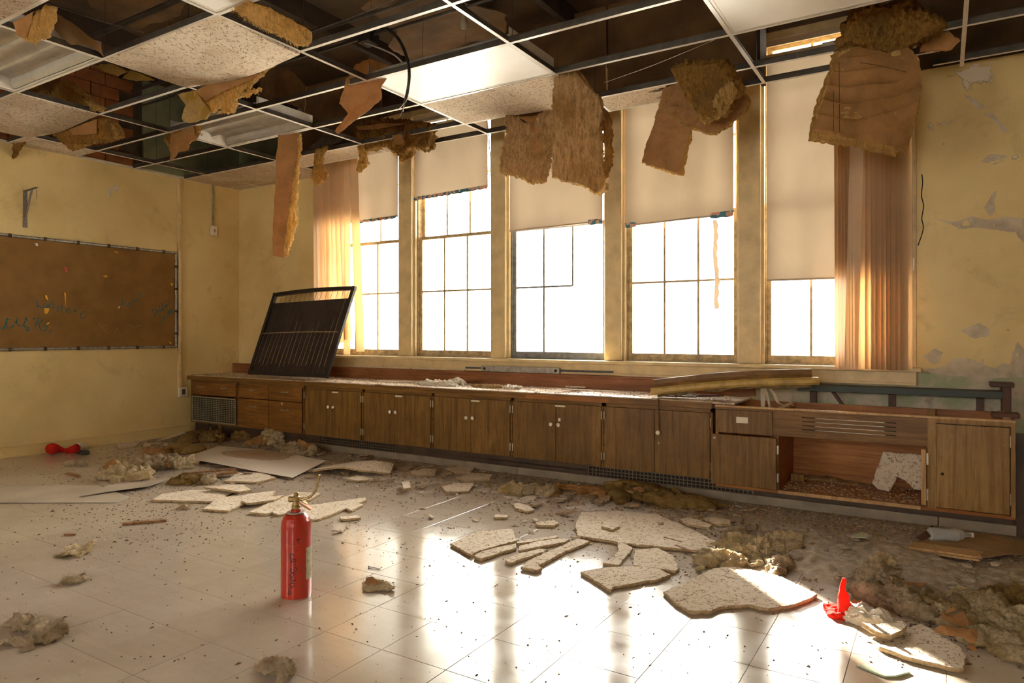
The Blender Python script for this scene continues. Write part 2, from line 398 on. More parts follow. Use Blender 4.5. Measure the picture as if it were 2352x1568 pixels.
def hinge(p, x, z, h=.062):
    m = MB(); m.tube([(x, YD-.005, z-h/2), (x, YD-.005, z+h/2)], .0048, 8); m.box(x-.0048, x+.0048, YD-.003, YD, z-h/2, z+h/2)
    part(m, 'hinge', M['chrome'], p)
def knob(p, x, z):
    m = MB(); m.lathe([(.006, 0), (.006, .008), (.010, .012), (.0165, .017), (.0175, .023), (.014, .028), (.006, .0305)], 20)
    m.v = [(a, -c, b) for a, b, c in m.v]; m.v = [(a+x, b+YD, c+z) for a, b, c in m.v]
    part(m, 'knob', M['knob'], p, smooth=True)
def pull(p, x, z):
    m = MB(); w_ = .048
    m.tube([(x-w_, YD, z), (x-w_, YD-.014, z+.001), (x-w_*.8, YD-.022, z-.002), (x, YD-.024, z-.004), (x+w_*.8, YD-.022, z-.002), (x+w_, YD-.014, z+.001), (x+w_, YD, z)], .0045, 8)
    m.box(x-w_-.008, x-w_+.008, YD-.002, YD, z-.009, z+.009); m.box(x+w_-.008, x+w_+.008, YD-.002, YD, z-.009, z+.009)
    part(m, 'handle', M['chrome'], p, smooth=40)
def carcass(t, x0, x1):
    m = MB(); m.box(x0, x0+.018, YF, 5.60, CZ0, CZ1); m.box(x1-.018, x1, YF, 5.60, CZ0, CZ1); m.box(x0, x1, YF, 5.60, CZ0, CZ0+.018); m.box(x0, x1, 5.585, 5.60, CZ0, CZ1)
    m.box(x0, x1, YF, 5.60, CZ1-.018, CZ1)
    part(m, 'carcass', M['cab'], t)
    f = MB(); f.box(x0, x1, YF-.002, YF+.02, CZ1-.028, CZ1-.001); f.box(x0, x0+.016, YF-.002, YF+.02, CZ0, CZ1); f.box(x1-.016, x1, YF-.002, YF+.02, CZ0, CZ1)
    part(f, 'face_frame', M['cab_h'], t)
def door(t, x0, x1, hx, kx=None, z0=CZ0+.004, z1=CZ1-.030, mat='cab', name='door', hz=(.555, .235)):
    d = part(MB().box(x0, x1, YD, YD+.018, z0, z1, .0015), name, M[mat], t)
    for z in hz: hinge(d, hx, z)
    if kx: knob(d, kx, .455)
    return d
def lattice(x0, x1, z0, z1, y, nx, nzz, bw=.0045, rim=.014):
    m = MB(); m.box(x0, x1, y, y+.006, z0, z0+rim); m.box(x0, x1, y, y+.006, z1-rim, z1); m.box(x0, x0+rim, y, y+.006, z0, z1); m.box(x1-rim, x1, y, y+.006, z0, z1)
    for k in range(1, nx):
        x = x0+rim+(x1-x0-2*rim)*k/nx; m.box(x-bw/2, x+bw/2, y+.001, y+.005, z0+rim, z1-rim)
    for k in range(1, nzz):
        z = z0+rim+(z1-z0-2*rim)*k/nzz; m.box(x0+rim, x1-rim, y+.0005, y+.0045, z-bw/2, z+bw/2)
    return m
G1 = 'brown plywood cabinets in the run under the windows'
t = thing('drawer_cabinet', 'end cabinet in the wall corner with one shallow drawer above a square-holed grille', 'cabinet', (-7.18, 5.3, CZ0), group=G1)
carcass(t, -7.62, -6.748)
d = part(MB().box(-7.585, -6.765, YD, YD+.018, .480, .625, .002), 'drawer', M['drawer'], t)
pull(d, -7.40, .575); pull(d, -6.97, .575)
part(lattice(-7.575, -6.765, .165, .462, YD-.004, 26, 13), 'grille', M['grille'], t)['label'] = 'grey-green metal grille with square holes'
part(MB().box(-7.56, -6.78, YF+.003, YF+.006, .17, .455), 'backing', M['voidm'], t)
t = thing('drawer_cabinet', 'cabinet with four drawers next to the grille', 'cabinet', (-6.2, 5.3, CZ0), group=G1)
carcass(t, -6.742, -5.662)
for a, b, z0, z1, hz in ((-6.725, -6.212, .480, .625, .575), (-6.206, -5.69, .480, .625, .575), (-6.725, -6.212, .152, .472, .395), (-6.206, -5.69, .152, .472, .385)):
    d = part(MB().box(a, b, YD, YD+.018, z0, z1, .002), 'drawer', M['drawer'], t); pull(d, (a+b)/2, hz)
part(MB().box(-6.0, -5.985, YD-.001, YD, .435, .462), 'paper_tag', M['paper'], t)
units = [(-5.655, -4.828, -5.243, 1, 1, 'double-door cabinet right of the four drawers, above the left end of the floor grille', -5.20),
         (-4.824, -3.962, -4.417, 1, 1, 'double-door cabinet with a small printed tag at the top of its right door', -4.36),
         (-3.958, -3.106, -3.53, 1, 1, 'double-door cabinet below the small white drift of debris on the worktop', -3.48),
         (-3.102, -2.262, -2.68, 1, 1, 'double-door cabinet with a pale tag stuck above its right knob', -2.64),
         (-2.258, -1.405, -1.838, 0, 1, 'double-door cabinet with one knob and a wire hanging from the worktop', None)]
for a, b, mid, lk, rk, lab, px_ in units:
    t = thing('double_door_cabinet', lab, 'cabinet', ((a+b)/2, 5.3, CZ0), group=G1); carcass(t, a, b)
    door(t, a+.018, mid-.0015, a+.010, mid-.034 if lk else None)
    door(t, mid+.0015, b-.018, b-.010, mid+.034 if rk else None)
    if px_: part(MB().box(px_-.045, px_+.045, YD-.001, YD, .598, .612), 'paper_tag', M['paper'], t)
    if lab.startswith('double-door cabinet with a pale'): part(MB().box(mid+.022, mid+.044, YD-.001, YD, .482, .507), 'paper_tag', M['paper'], t)
    part(MB().tube([(mid+.034, YD-.001, .375), (mid+.034, YD+.002, .375)], .006, 10), 'lock', M['chrome' if px_ is None else 'kick'], t)
# ---- kick board, grilles and base strip run the whole length
kb = MB().box(-7.62, .36, 5.075, 5.10, 0, .097)
kb.box(-7.62, -1.40, 5.075, 5.10, .09, CZ0-.002)
kb.box(.37, .50, 5.06, 5.09, 0, .60)
kb = kb.build('kick_board', M['kick']); tag(kb, 'dark recessed kick board under the whole run of cabinets', 'kick board')
for i, (xa, xb, za) in enumerate(((-5.50, -4.45, 17), (-2.42, -1.13, 21))):
    g = lattice(xa, xb, .022, .140, 5.064, int((xb-xa)/.031), 4, .007, .010).build('floor_grille', M['grille_dark'])
    tag(g, ('long dark grille in the kick board below the second and third cabinets', 'long dark grille in the kick board beneath the hanging open door')[i], 'grille', 'grilles in the kick board')
    gb = part(MB().box(xa+.004, xb-.004, 5.0715, 5.0745, .024, .138), 'backing', M['voidm'], g)
for i, (a, b) in enumerate(((-5.62, -3.07), (-3.065, -.02), (-.015, .375))):
    s_ = MB().box(a, b, 5.048, 5.060, 0, .020, .002); s_.box(a, b, 5.03, 5.048, 0, .062, .003) 
    o = s_.build('base_strip', M['basestrip'])
    tag(o, ('grey base strip along the floor from the pile to the white board fragment', 'grey base strip along the floor beneath the knobbed doors and open unit', 'short grey base strip at the end under the oak door')[i], 'base strip', 'grey strips along the cabinet foot')
# ---- worktop
wt = MB(); wt.box(-7.635, -1.40, 4.985, 5.595, CZ1+.003, .707, .004); wt.box(-1.41, -1.245, 4.99, 5.5, .690, .706, .002)
wt = wt.build('worktop', M['worktop']); tag(wt, 'long dusty brown worktop over the row of cabinets', 'worktop')
part(MB().box(-7.635, -1.40, 4.975, 4.985, CZ1+.002, .700, .002), 'edging', M['cab_h'], wt)
part(MB().box(-2.95, -2.2, 4.9735, 4.975, CZ1+.005, .690), 'torn_edging', M['inwood'], wt)
bs_ = MB(); bs_.box(-7.635, -1.24, 5.60, 5.62, .707, .800); bs_.box(-7.635, -1.24, 5.595, 5.66, .800, .826, .003)
tag(bs_.build('back_ledge', M['splash']), 'reddish brown wooden ledge behind the worktop under the window sill', 'ledge')
# ---- the stripped unit at the right
t = thing('sink_unit', 'stripped cabinet unit with missing top, slotted rail and open front', 'cabinet', (-.5, 5.3, CZ0))
A, B = -1.385, .368
m = MB(); m.box(A, A+.02, YF, 5.60, .115, .683); m.box(-.975, -.955, YF, 5.60, .115, .60); m.box(-.07, -.05, YF, 5.6, .115, .66); m.box(B-.022, B, YF-.01, 5.60, .115, .683)
m.box(A, B, YF, 5.60, .098, .118); part(m, 'carcass', M['inwood'], t)
part(MB().box(A, B, 5.585, 5.60, .118, .55), 'back_panel', M['inwood'], t)
m = MB(); rz0, rz1 = .495, .672
m.box(A, -.995+.01, YD+.002, YD+.02, .655, .672)
m.box(-.985, -.80, YD, YD+.02, rz0, rz1); m.box(-.245, -.04, YD, YD+.02, rz0, rz1)
zs = [rz0, .545, .551, .572, .578, .599, .605, .626, .632, rz1]
for k in range(0, 10, 2): m.box(-.80, -.245, YD, YD+.02, zs[k], zs[k+1])
part(m, 'slotted_rail', M['cab_h'], t)
part(MB().box(-.81, -.24, YD+.022, YD+.026, rz0+.01, rz1-.03), 'slot_shade_sheet', M['voidm'], t)  # dark sheet added behind the slots to deepen their shade
for zz_ in (.548, .575, .602, .629): part(MB().box(-.72, -.31, YD+.010, YD+.013, zz_-.003, zz_-.0005), 'slot_wire', M['chrome'], t)
part(MB().box(A+.006, -.99, YD+.002, YD+.018, .49, .652), 'small_panel', M['cab'], t)
part(MB().box(-1.235, -1.155, YD, YD+.002, .565, .607), 'paper_label', M['paper'], t)['label'] = 'blank white paper label'
m = MB(); m.box(-.074, -.029, YD-.001, YD+.02, .118, rz1); m.box(.345, B, YD, YD+.02, .115, rz1); m.box(-.04, .345, YD, YD+.02, .645, rz1); 
part(m, 'face_frame', M['yellowwood'], t); part(MB().box(-.975, -.950, YD, YD+.02, .118, .494), 'stile', M['cab'], t)
d = part(MB().box(-.028, .340, YD-.006, YD+.012, .128, .640, .002), 'door', M['yellowwood'], t); d['label'] = 'yellow oak door with a round finger hole'
part(MB().tube([(.004, YD-.0068, .335), (.004, YD, .335)], .010, 16), 'finger_hole', M['voidm'], d)
for z in (.22, .56): hinge(d, .345, z, .07)
ls = part(MB().box(-.955, -.112, YF-.012, YF, .098, .120), 'bottom_lip', M['rawwood'], t)
od = part(MB().box(-1.400, -.957, 4.955, 4.975, .130, .482, .003), 'open_door', M['cab'], t); od['label'] = 'door folded back flat against the next panel'
for z in (.21, .40):
    m = MB(); m.tube([(-.950, 4.985, z-.03), (-.950, 4.985, z+.03)], .005, 8); m.box(-.957, -.945, 4.972, 5.0, z-.03, z+.03); part(m, 'hinge', M['chrome'], od)
part(MB().tube([(-1.375, 4.953, .455), (-1.375, 4.957, .455)], .007, 12), 'screw_cap', M['chrome'], od)
ed = part(MB().box(-.108, -.082, 4.985, 5.003, .135, .478, .002), 'broken_door_edge', M['rawwood'], t); ed['label'] = 'pale raw wood edge of the missing door'
for z in (.2, .42): m = MB().box(-.080, -.070, 4.99, 5.0, z-.035, z+.035); part(m, 'hinge', M['chrome'], ed)
# open top: rails and cross members
m = MB(); m.box(A, B, YD, YD+.025, .672, .684); part(m, 'front_rail', M['rawwood'], t)  # pale wood colour puts the sunlit top edge into the rail
m = MB(); m.box(A+.02, B-.02, 5.53, 5.55, .59, .682); part(m, 'back_rail', M['inwood'], t)
for x, zt in ((-.945, .683), (-.055, .683), (.33, .69)):
    part(MB().box(x-.02, x+.02, 5.03, 5.54, zt-.022, zt), 'cross_member', M['rawwood'], t)
# ---- old bench shelf with a dark green edge behind the stripped unit
M['green'] = simple('dark_green_painted_edge', (.018, .032, .022), .5, var=.4)
M['redwood'] = simple('dark_red_brown_wood', (.10, .035, .018), .6, var=.5, vs=9)
t = thing('wall_shelf', 'long narrow shelf with a dark green front edge behind the stripped unit', 'shelf', (-.3, 5.6, .6))
part(MB().box(-.92, .34, 5.56, 5.69, .80, .815), 'shelf_board', M['redwood'], t)
part(MB().box(-.92, .34, 5.545, 5.562, .768, .815, .002), 'front_edge', M['green'], t)
for x in (-.82, -.30, .22): part(MB().box(x-.022, x+.022, 5.60, 5.63, .60, .80), 'leg', M['redwood'], t)
part(MB().bar((-.70, 5.61, .79), (-.58, 5.61, .61), .02, .035, (0, 1, 0)), 'brace', M['redwood'], t)
part(MB().box(.335, .385, 5.55, 5.66, .55, .845, .003), 'end_post', M['redwood'], t)
part(MB().box(.27, .40, 5.52, 5.66, .845, .875, .003), 'post_cap', M['redwood'], t)
tag(MB().box(.26, .40, 5.13, 5.25, .684, .712, .003).build('wood_block', M['redwood']), 'dark red-brown wood block lying on the end of the stripped unit', 'block')
# ---- broken length of moulding propped over the gap
def moulding():
    P0 = Vector((-1.86, 5.06, .733)); P1 = Vector((-.74, 5.34, .835)); ax = (P1-P0).normalized()
    side = Vector((-ax.y, ax.x, 0)).normalized(); up = ax.cross(side)*1.0
    if up.z < 0: up = -up
    def strip(prof, n, name, mat, parent, s0=0, s1=1, jag=0):
        vs = []; fs = []; L = (P1-P0).length
        for i in range(n+1):
            q = s0+(s1-s0)*i/n; p = P0+ax*(L*q)+up*(.020*sin(q*pi)); e = 1.0
            for (a, b) in prof:
                j = noise.noise(Vector((q*9, a*40, b*40)))*jag
                vs.append(p+side*a+up*(b+j))
        k = len(prof)
        for i in range(n):
            for j in range(k): fs.append((i*k+j, i*k+(j+1)%k, (i+1)*k+(j+1)%k, (i+1)*k+j))
        fs += [tuple(range(k)), tuple(n*k+j for j in range(k-1, -1, -1))]
        return part(MB().add(vs, fs), name, mat, parent, smooth=35)
    t = thing('wood_moulding', 'long broken strip of brown and yellow moulding propped across the end of the worktop', 'moulding', tuple(P0))
    strip([(.000, .046), (-.006, .075), (.000, .108), (.010, .112), (.022, .106), (.018, .046)], 48, 'top_board', M['cab_h'], t, .0, .965, .003)
    strip([(-.006, -.004), (-.020, .012), (-.018, .034), (-.006, .050), (.018, .050), (.022, -.004)], 48, 'yellow_moulding', M['ypaint'], t, -.02, 1.0, .003)
    strip([(.00, -.022), (-.004, -.008), (.002, .002), (.10, .012), (.10, -.010)], 60, 'splintered_underside', M['stickw'], t, .02, .96, .022)
M['stickw'] = simple('dark_splintered_wood', (.24, .16, .075), .9, var=.6, vs=30, bs=.8, bscale=70)
M['ypaint'] = simple('yellow_painted_moulding', (.58, .38, .10), .5, var=.45, vs=12, bs=.3)
moulding()
# things along the ledge
lv = thing('metal_bar', 'grey flat metal bar with a round hole at each end on the ledge', 'metal bar', (-3.35, 5.655, .826))
M['steel'] = simple('dull_galvanised_steel', (.42, .39, .35), .45, .7, var=.4, vs=25)
p0, p1 = atY(1107, 846, 5.648), atY(1287, 852, 5.648)
part(MB().box(p0.x, p1.x, 5.630, 5.656, .827, .882, .002), 'bar', M['steel'], lv)
for x in (p0.x+.04, p1.x-.04): part(MB().tube([(x, 5.6285, .855), (x, 5.6300, .855)], .014, 14), 'hole', M['voidm'], lv)
M['bluegrey'] = simple('blue_grey_felt', (.11, .11, .125), .8, var=.4, vs=30)
tag(MB().box(p0.x-.21, p1.x+.52, 5.658, 5.664, .828, .866).build('flat_strip', M['bluegrey']), 'dark blue-grey strip standing behind the metal bar', 'strip')
M['palestrip'] = simple('pale_painted_lath', (.68, .56, .36), .5, var=.3, vs=12)
for i, (xa, xb, z, lab) in enumerate(((-5.72, -4.75, .8265, 'pale lath on the ledge beside the black screen'), (-4.72, -4.05, .8265, 'pale lath on the ledge left of the metal bar'), (-2.35, -1.45, .8265, 'pale lath on the ledge right of the dark strip'))):
    tag(MB().bar((xa, 5.625, z+.006), (xb, 5.640, z+.006), .022, .012).build('lath', M['palestrip']), lab, 'lath', 'pale laths on the ledge')
# ================================================================ suspended ceiling grid
GX = [-3.543+1.22*i for i in range(-3, 6)]      # columns  (index i+3)
GY = [2.499+.61*j for j in range(-9, 6)]        # rows     (index j+9)
def gx(i): return -3.543+1.22*i
def gy(j): return 2.499+.61*j
YE = 5.283
M['tee'] = simple('white_enamel_tee', (.82, .78, .70), .30, var=.12, vs=18, spec=.6)
M['teeweb'] = simple('shade_dark_tee_web', (.10, .085, .07), .45, .3, var=.5, vs=12)  # white web coloured dark for the shade on its near side
gridt = thing('ceiling_grid', 'white metal T-bar grid of the suspended ceiling, many cells empty', 'ceiling grid', (-3.5, 2, ZC))
def tee(a, b, main=True):
    a = Vector(a); b = Vector(b); h = .040 if main else .034
    m = MB(); m.bar(a, b, .0245, .0012)
    o = part(m, 'main_tee' if main else 'cross_tee', M['tee'], gridt)
    up = Vector((0, 0, h/2+.0006)); w_ = MB(); w_.bar(a+up, b+up, .0018, h); w_.bar(a+up*2, b+up*2, .007, .008)
    part(w_, 'web', M['teeweb'], o)
    return o
for j in range(-9, 6):
    y = gy(j); segs = [(XL+.01, XR-.01)]
    if j == 5: segs = [(XL+.01, WX0-.02), (WX1+.1, XR-.01)]
    for a, b in segs:
        n = max(1, round((b-a)/3.6)); 
        for k in range(n): tee((a+(b-a)*k/n, y, ZC), (a+(b-a)*(k+1)/n-.002, y, ZC))
tee((WX0-.02, YE, ZC), (-2.9, YE, ZC)); tee((-2.9, YE, ZC), (WX1+.12, YE, ZC))
for i in range(-3, 6):
    x = gx(i)
    if x > XR: continue
    for j in range(-9, 6):
        y0, y1 = gy(j)+.013, (gy(j+1) if j < 5 else YW-.01)-.013
        if WX0 < x < WX1+.05 and j == 4: y1 = YE-.013
        if WX0 < x < WX1+.05 and j == 5: continue
        if j == 4 and x > WX1: y1 = gy(5)-.013
        tee((x, y0, ZC-.0005), (x, y1, ZC-.0005), False)
# wall angle
m = MB(); m.box(XL, XL+.022, YB, YW, ZC-.001, ZC+.001); m.box(XL, XL+.001, YB, YW, ZC, ZC+.022)
m.box(XL, WX0-.05, YW-.022, YW, ZC-.001, ZC+.001)
part(m, 'wall_angle', M['tee'], gridt)
# tiles
def tile_mat(name, stain=.35, dark=.0):
    m, t, p, o = nodemat(name); v = coord(t)
    vo = N(t, 'ShaderNodeTexVoronoi', feature='DISTANCE_TO_EDGE'); vo.inputs['Scale'].default_value = 55; vo.inputs['Randomness'].default_value = 1
    wv = N(t, 'ShaderNodeVectorMath', operation='ADD')
    nn = N(t, 'ShaderNodeTexNoise'); nn.inputs['Scale'].default_value = 30; t.links.new(v, nn.inputs[0])
    sc_ = N(t, 'ShaderNodeVectorMath', operation='SCALE'); sc_.inputs['Scale'].default_value = .03; t.links.new(nn.outputs['Color'], sc_.inputs[0])
    t.links.new(v, wv.inputs[0]); t.links.new(sc_.outputs[0], wv.inputs[1]); t.links.new(wv.outputs[0], vo.inputs['Vector'])
    gate = ramp(t, nz(t, v, 42, 2, .5), [(.50, 0.0), (.56, 1.0)])
    fis = mth(t, 'MULTIPLY', ramp(t, vo.outputs['Distance'], [(.035, 1.0), (.075, 0.0)]), gate)
    base = ramp(t, nz(t, v, 1.6, 4), [(.35, (.62-dark, .52-dark, .40-dark)), (.65, (.74-dark, .64-dark, .51-dark))])
    base = mix(t, ramp(t, nz(t, v, 2.1, 3, .5, .6), [(.50, 0.0), (.56, stain), (.60, stain*.4), (.75, stain*.5)]), base, (.42, .27, .13))
    base = mix(t, fis, base, (.22, .13, .06))
    setc(t, p, base); p.inputs['Roughness'].default_value = .85; p.inputs['Specular IOR Level'].default_value = .15
    b = mth(t, 'SUBTRACT', nz(t, v, 70, 4), mth(t, 'MULTIPLY', fis, 1.5)); bump(t, p, b, .5, .004)
    return m
M['ctile'] = tile_mat('fissured_ceiling_tile'); M['ctile_clean'] = tile_mat('pale_ceiling_tile', .15)
GT = 'fissured tiles still held in the ceiling grid'
def ceil_tile(i, j, label, sag=0.0, at=(.5, .5), x0=None, x1=None, y0=None, y1=None, mat='ctile', poly=None, tilt=None):
    X0, X1 = (gx(i) if x0 is None else x0)+.004, (gx(i+1) if x1 is None else x1)-.004
    Y0, Y1 = (gy(j) if y0 is None else y0)+.004, (gy(j+1) if y1 is None else y1)-.004
    n, k = 40, 20; top = []; bot = []
    def z(u, v_):
        s_ = 0
        if sag: s_ = -sag*math.exp(-(((u-at[0])*2.0)**2+((v_-at[1])*1.5)**2)*1.3)
        if tilt: s_ += tilt[0]+tilt[1]*u+tilt[2]*v_
        return s_
    vs = []; fs = []
    for s_, off in ((0, .0015), (1, .0165)):
        for a in range(n+1):
            for b in range(k+1):
                u, v_ = a/n, b/k; vs.append((X0+(X1-X0)*u, Y0+(Y1-Y0)*v_, ZC+off+z(u, v_)))
    def I(s_, a, b): return s_*(n+1)*(k+1)+a*(k+1)+b
    keep = [[poly is None or poly((a+.5)/n, (b+.5)/k) for b in range(k)] for a in range(n)]
    for a in range(n):
        for b in range(k):
            if not keep[a][b]: continue
            fs.append((I(0, a, b), I(0, a, b+1), I(0, a+1, b+1), I(0, a+1, b))); fs.append((I(1, a, b), I(1, a+1, b), I(1, a+1, b+1), I(1, a, b+1)))
            for da, db, e in ((-1, 0, ((a, b+1), (a, b))), (1, 0, ((a+1, b), (a+1, b+1))), (0, -1, ((a, b), (a+1, b))), (0, 1, ((a+1, b+1), (a, b+1)))):
                A, B = a+da, b+db
                if not (0 <= A < n and 0 <= B < k and keep[A][B]):
                    (p, q), (r, s2) = e; fs.append((I(0, p, q), I(0, r, s2), I(1, r, s2), I(1, p, q)))
    o = MB().add(vs, fs).build('ceiling_tile', M[mat], smooth=30); tag(o, label, 'ceiling tile', GT); return o
ceil_tile(-1, 0, 'large bowed ceiling tile between the two open light fittings, torn batt under its corner', .07, (.55, .8))
ceil_tile(-3, 0, 'sagging ceiling tile near the left wall, brown batt hanging from its far corner', .06, (.45, .75))
ceil_tile(-4, 1, 'stained ceiling tile against the left wall beyond the sagging one', .02, x0=XL+.01)
ceil_tile(-1, -2, 'pale ceiling tile over the brown paper and fibre tuft, beside the louvred light', .0)
ceil_tile(-4, 4, 'stained ceiling tile in the wall corner with a crumbling black edge', .012, x0=XL+.01)
ceil_tile(-4, 5, 'narrow corner tile between the last grid bar and the window wall', 0, x0=XL+.01, y1=YW-.01)
ceil_tile(-3, 4, 'water-ringed ceiling tile left of the long hanging paper strip', .015)
ceil_tile(-3, 5, 'narrow ceiling tile above the top of the left vertical blind', 0, x1=WX0-.02, y1=YW-.01)
ceil_tile(-2, 4, 'bright white ceiling tile at the window edge above the left vertical blind', 0, y1=YE, mat='ctile_clean')
ceil_tile(0, 3, 'ceiling tile next to the glowing light panel with a dark sagging corner', .03, (.85, .8), mat='ctile_clean')
ceil_tile(1, 4, 'torn remnant of ceiling tile by the window between the hanging batts', .0, y1=YE, mat='ctile_clean',
          poly=lambda u, v_: u < .42+.07*noise.noise(Vector((v_*6, 3, 1)))*2+.05*sin(v_*17))
ceil_tile(-1, 4, 'white ceiling tile at the window edge under the crumpled fibre', 0, y1=YE, mat='ctile_clean', poly=lambda u, v_: u < .28+.05*sin(v_*15))
# ---- light fittings
M['housing'] = simple('white_light_housing', (.66, .63, .57), .45, var=.2, vs=10)
M['reflector'] = simple('enamel_reflector', (.62, .60, .56), .25, .35, var=.2, vs=9, spec=.6)
def lens_mat():
    m, t, p, o = nodemat('acrylic_lens'); v = coord(t)
    setc(t, p, ramp(t, nz(t, v, 2.2, 4), [(.3, (.84, .81, .76)), (.6, (.93, .91, .87))]))
    p.inputs['Roughness'].default_value = .42; p.inputs['Specular IOR Level'].default_value = 1.0
    bump(t, p, nz(t, v, 260, 1), .08, .001); return m
M['lens'] = lens_mat()
GL = 'fluorescent light fittings set in the ceiling grid'
def troffer(i, j, label, lens=True):
    X0, X1, Y0, Y1 = gx(i)+.008, gx(i+1)-.008, gy(j)+.008, gy(j+1)-.008; z0 = ZC+.003; H = .11
    t = thing('light_fitting', label, 'light fitting', ((X0+X1)/2, (Y0+Y1)/2, z0), group=GL)
    m = MB(); th = .003
    m.box(X0, X1, Y0, Y0+th, z0, z0+.05); m.box(X0, X1, Y1-th, Y1, z0, z0+.05); m.box(X0, X0+th, Y0, Y1, z0, z0+H); m.box(X1-th, X1, Y0, Y1, z0, z0+H)
    # sloping shoulders and lid
    m.add([(X0, Y0, z0+.05), (X1, Y0, z0+.05), (X1, Y0+.09, z0+H), (X0, Y0+.09, z0+H), (X0, Y1-.09, z0+H), (X1, Y1-.09, z0+H), (X1, Y1, z0+.05), (X0, Y1, z0+.05)],
          [(0,1,2,3), (3,2,5,4), (4,5,6,7)])
    part(m, 'housing', M['housing'], t)
    f = MB(); e = .022
    f.box(X0, X1, Y0, Y0+e, z0, z0+.004); f.box(X0, X1, Y1-e, Y1, z0, z0+.004); f.box(X0, X0+e, Y0+e, Y1-e, z0, z0+.004); f.box(X1-e, X1, Y0+e, Y1-e, z0, z0+.004)
    part(f, 'frame', M['tee'], t)
    if lens: part(MB().box(X0+e, X1-e, Y0+e, Y1-e, z0+.002, z0+.005), 'lens', M['lens'], t)
    else:
        r = MB(); n = 2*8; ys = [Y0+e+(Y1-Y0-2*e)*k/48 for k in range(49)]; vs = []; fs = []
        for k, y in enumerate(ys):
            u = k/48; hh = .045+.035*abs(sin(u*pi*3))**.6
            if u < .06 or u > .94: hh = .01+min(u, 1-u)/.06*.035
            vs += [(X0+e, y, z0+hh), (X1-e, y, z0+hh)]
        for k in range(48): fs.append((2*k, 2*k+1, 2*k+3, 2*k+2))
        part(r.add(vs, fs), 'reflector', M['reflector'], t, smooth=25)
        for s_, x in ((1, X0+e), (-1, X1-e)):
            part(MB().add([(x, Y0+e, z0+.004), (x, Y1-e, z0+.004), (x+s_*.045, Y1-e, z0+.085), (x+s_*.045, Y0+e, z0+.085)], [(0,1,2,3)]), 'end_plate', M['housing'], t)
        for y in (Y0+.17, Y0+.30, Y0+.43):
            b = MB(); 
            for x in (X0+e+.02, X1-e-.02): b.box(x-.008, x+.008, y-.012, y+.012, z0+.03, z0+.06)
            part(b, 'lamp_holder', M['paper'], t)
    return t
troffer(0, 2, 'closed light fitting with glowing white lens, black cable hanging in front of it')
troffer(2, 2, 'closed light fitting with a faint stain ring at the top edge of the photo')
troffer(0, -1, 'closed light fitting with a ribbed lens above the large bowed tile')
troffer(-2, 2, 'open light fitting without lens, paper strip hanging at its corner', False)
troffer(-2, -1, 'open light fitting without lens at the left edge, tuft of fibre over it', False)
# ================================================================ traced plates: torn sheets, slabs and batts, each in its own plane
from mathutils.geometry import delaunay_2d_cdt
def crop(x0, y0, sc, pts): return [(x0+sc*a, y0+sc*b) for a, b in pts]
Z1 = lambda p: crop(0, 0, .34438, p); Z2 = lambda p: crop(700, 0, .34438, p); Z3 = lambda p: crop(1400, 0, .40476, p)
class Pl:
    def __init__(s, o, n, up=(0, 0, 1)):
        s.o = Vector(o); s.n = Vector(n).normalized()
        s.u = Vector(up).cross(s.n)
        if s.u.length < 1e-3: s.u = Vector((1, 0, 0))
        s.u.normalize(); s.v = s.n.cross(s.u)
    def px(s, x, y):
        d = ray(x, y); e = Vector((0, 0, EYE)); k = (s.o-e).dot(s.n)/d.dot(s.n); p = e+d*k-s.o
        return (p.dot(s.u), p.dot(s.v))
    def w(s, u, v, t=0): return s.o+s.u*u+s.v*v+s.n*t
def fbm(p, o=3):
    a = 0; k = 1
    for _ in range(o): a += noise.noise(p)*k; p = p*2.1; k *= .5
    return a
def outline(poly, step, jag, seed):
    out = []; n = len(poly)
    for i in range(n):
        a = Vector(poly[i]); b = Vector(poly[(i+1) % n]); L = (b-a).length; k = max(1, int(L/step)); d = (b-a)/max(L, 1e-6); nn = Vector((-d.y, d.x))
        for q in range(k):
            p = a+(b-a)*(q/k)
            if q or True: p = p+nn*(fbm(Vector((p.x*26, p.y*26, seed*3.1)), 3)*jag)
            out.append(p)
    return out
def inside(p, poly):
    r = False; n = len(poly); j = n-1
    for i in range(n):
        if (poly[i].y > p.y) != (poly[j].y > p.y) and p.x < (poly[j].x-poly[i].x)*(p.y-poly[i].y)/(poly[j].y-poly[i].y)+poly[i].x: r = not r
        j = i
    return r
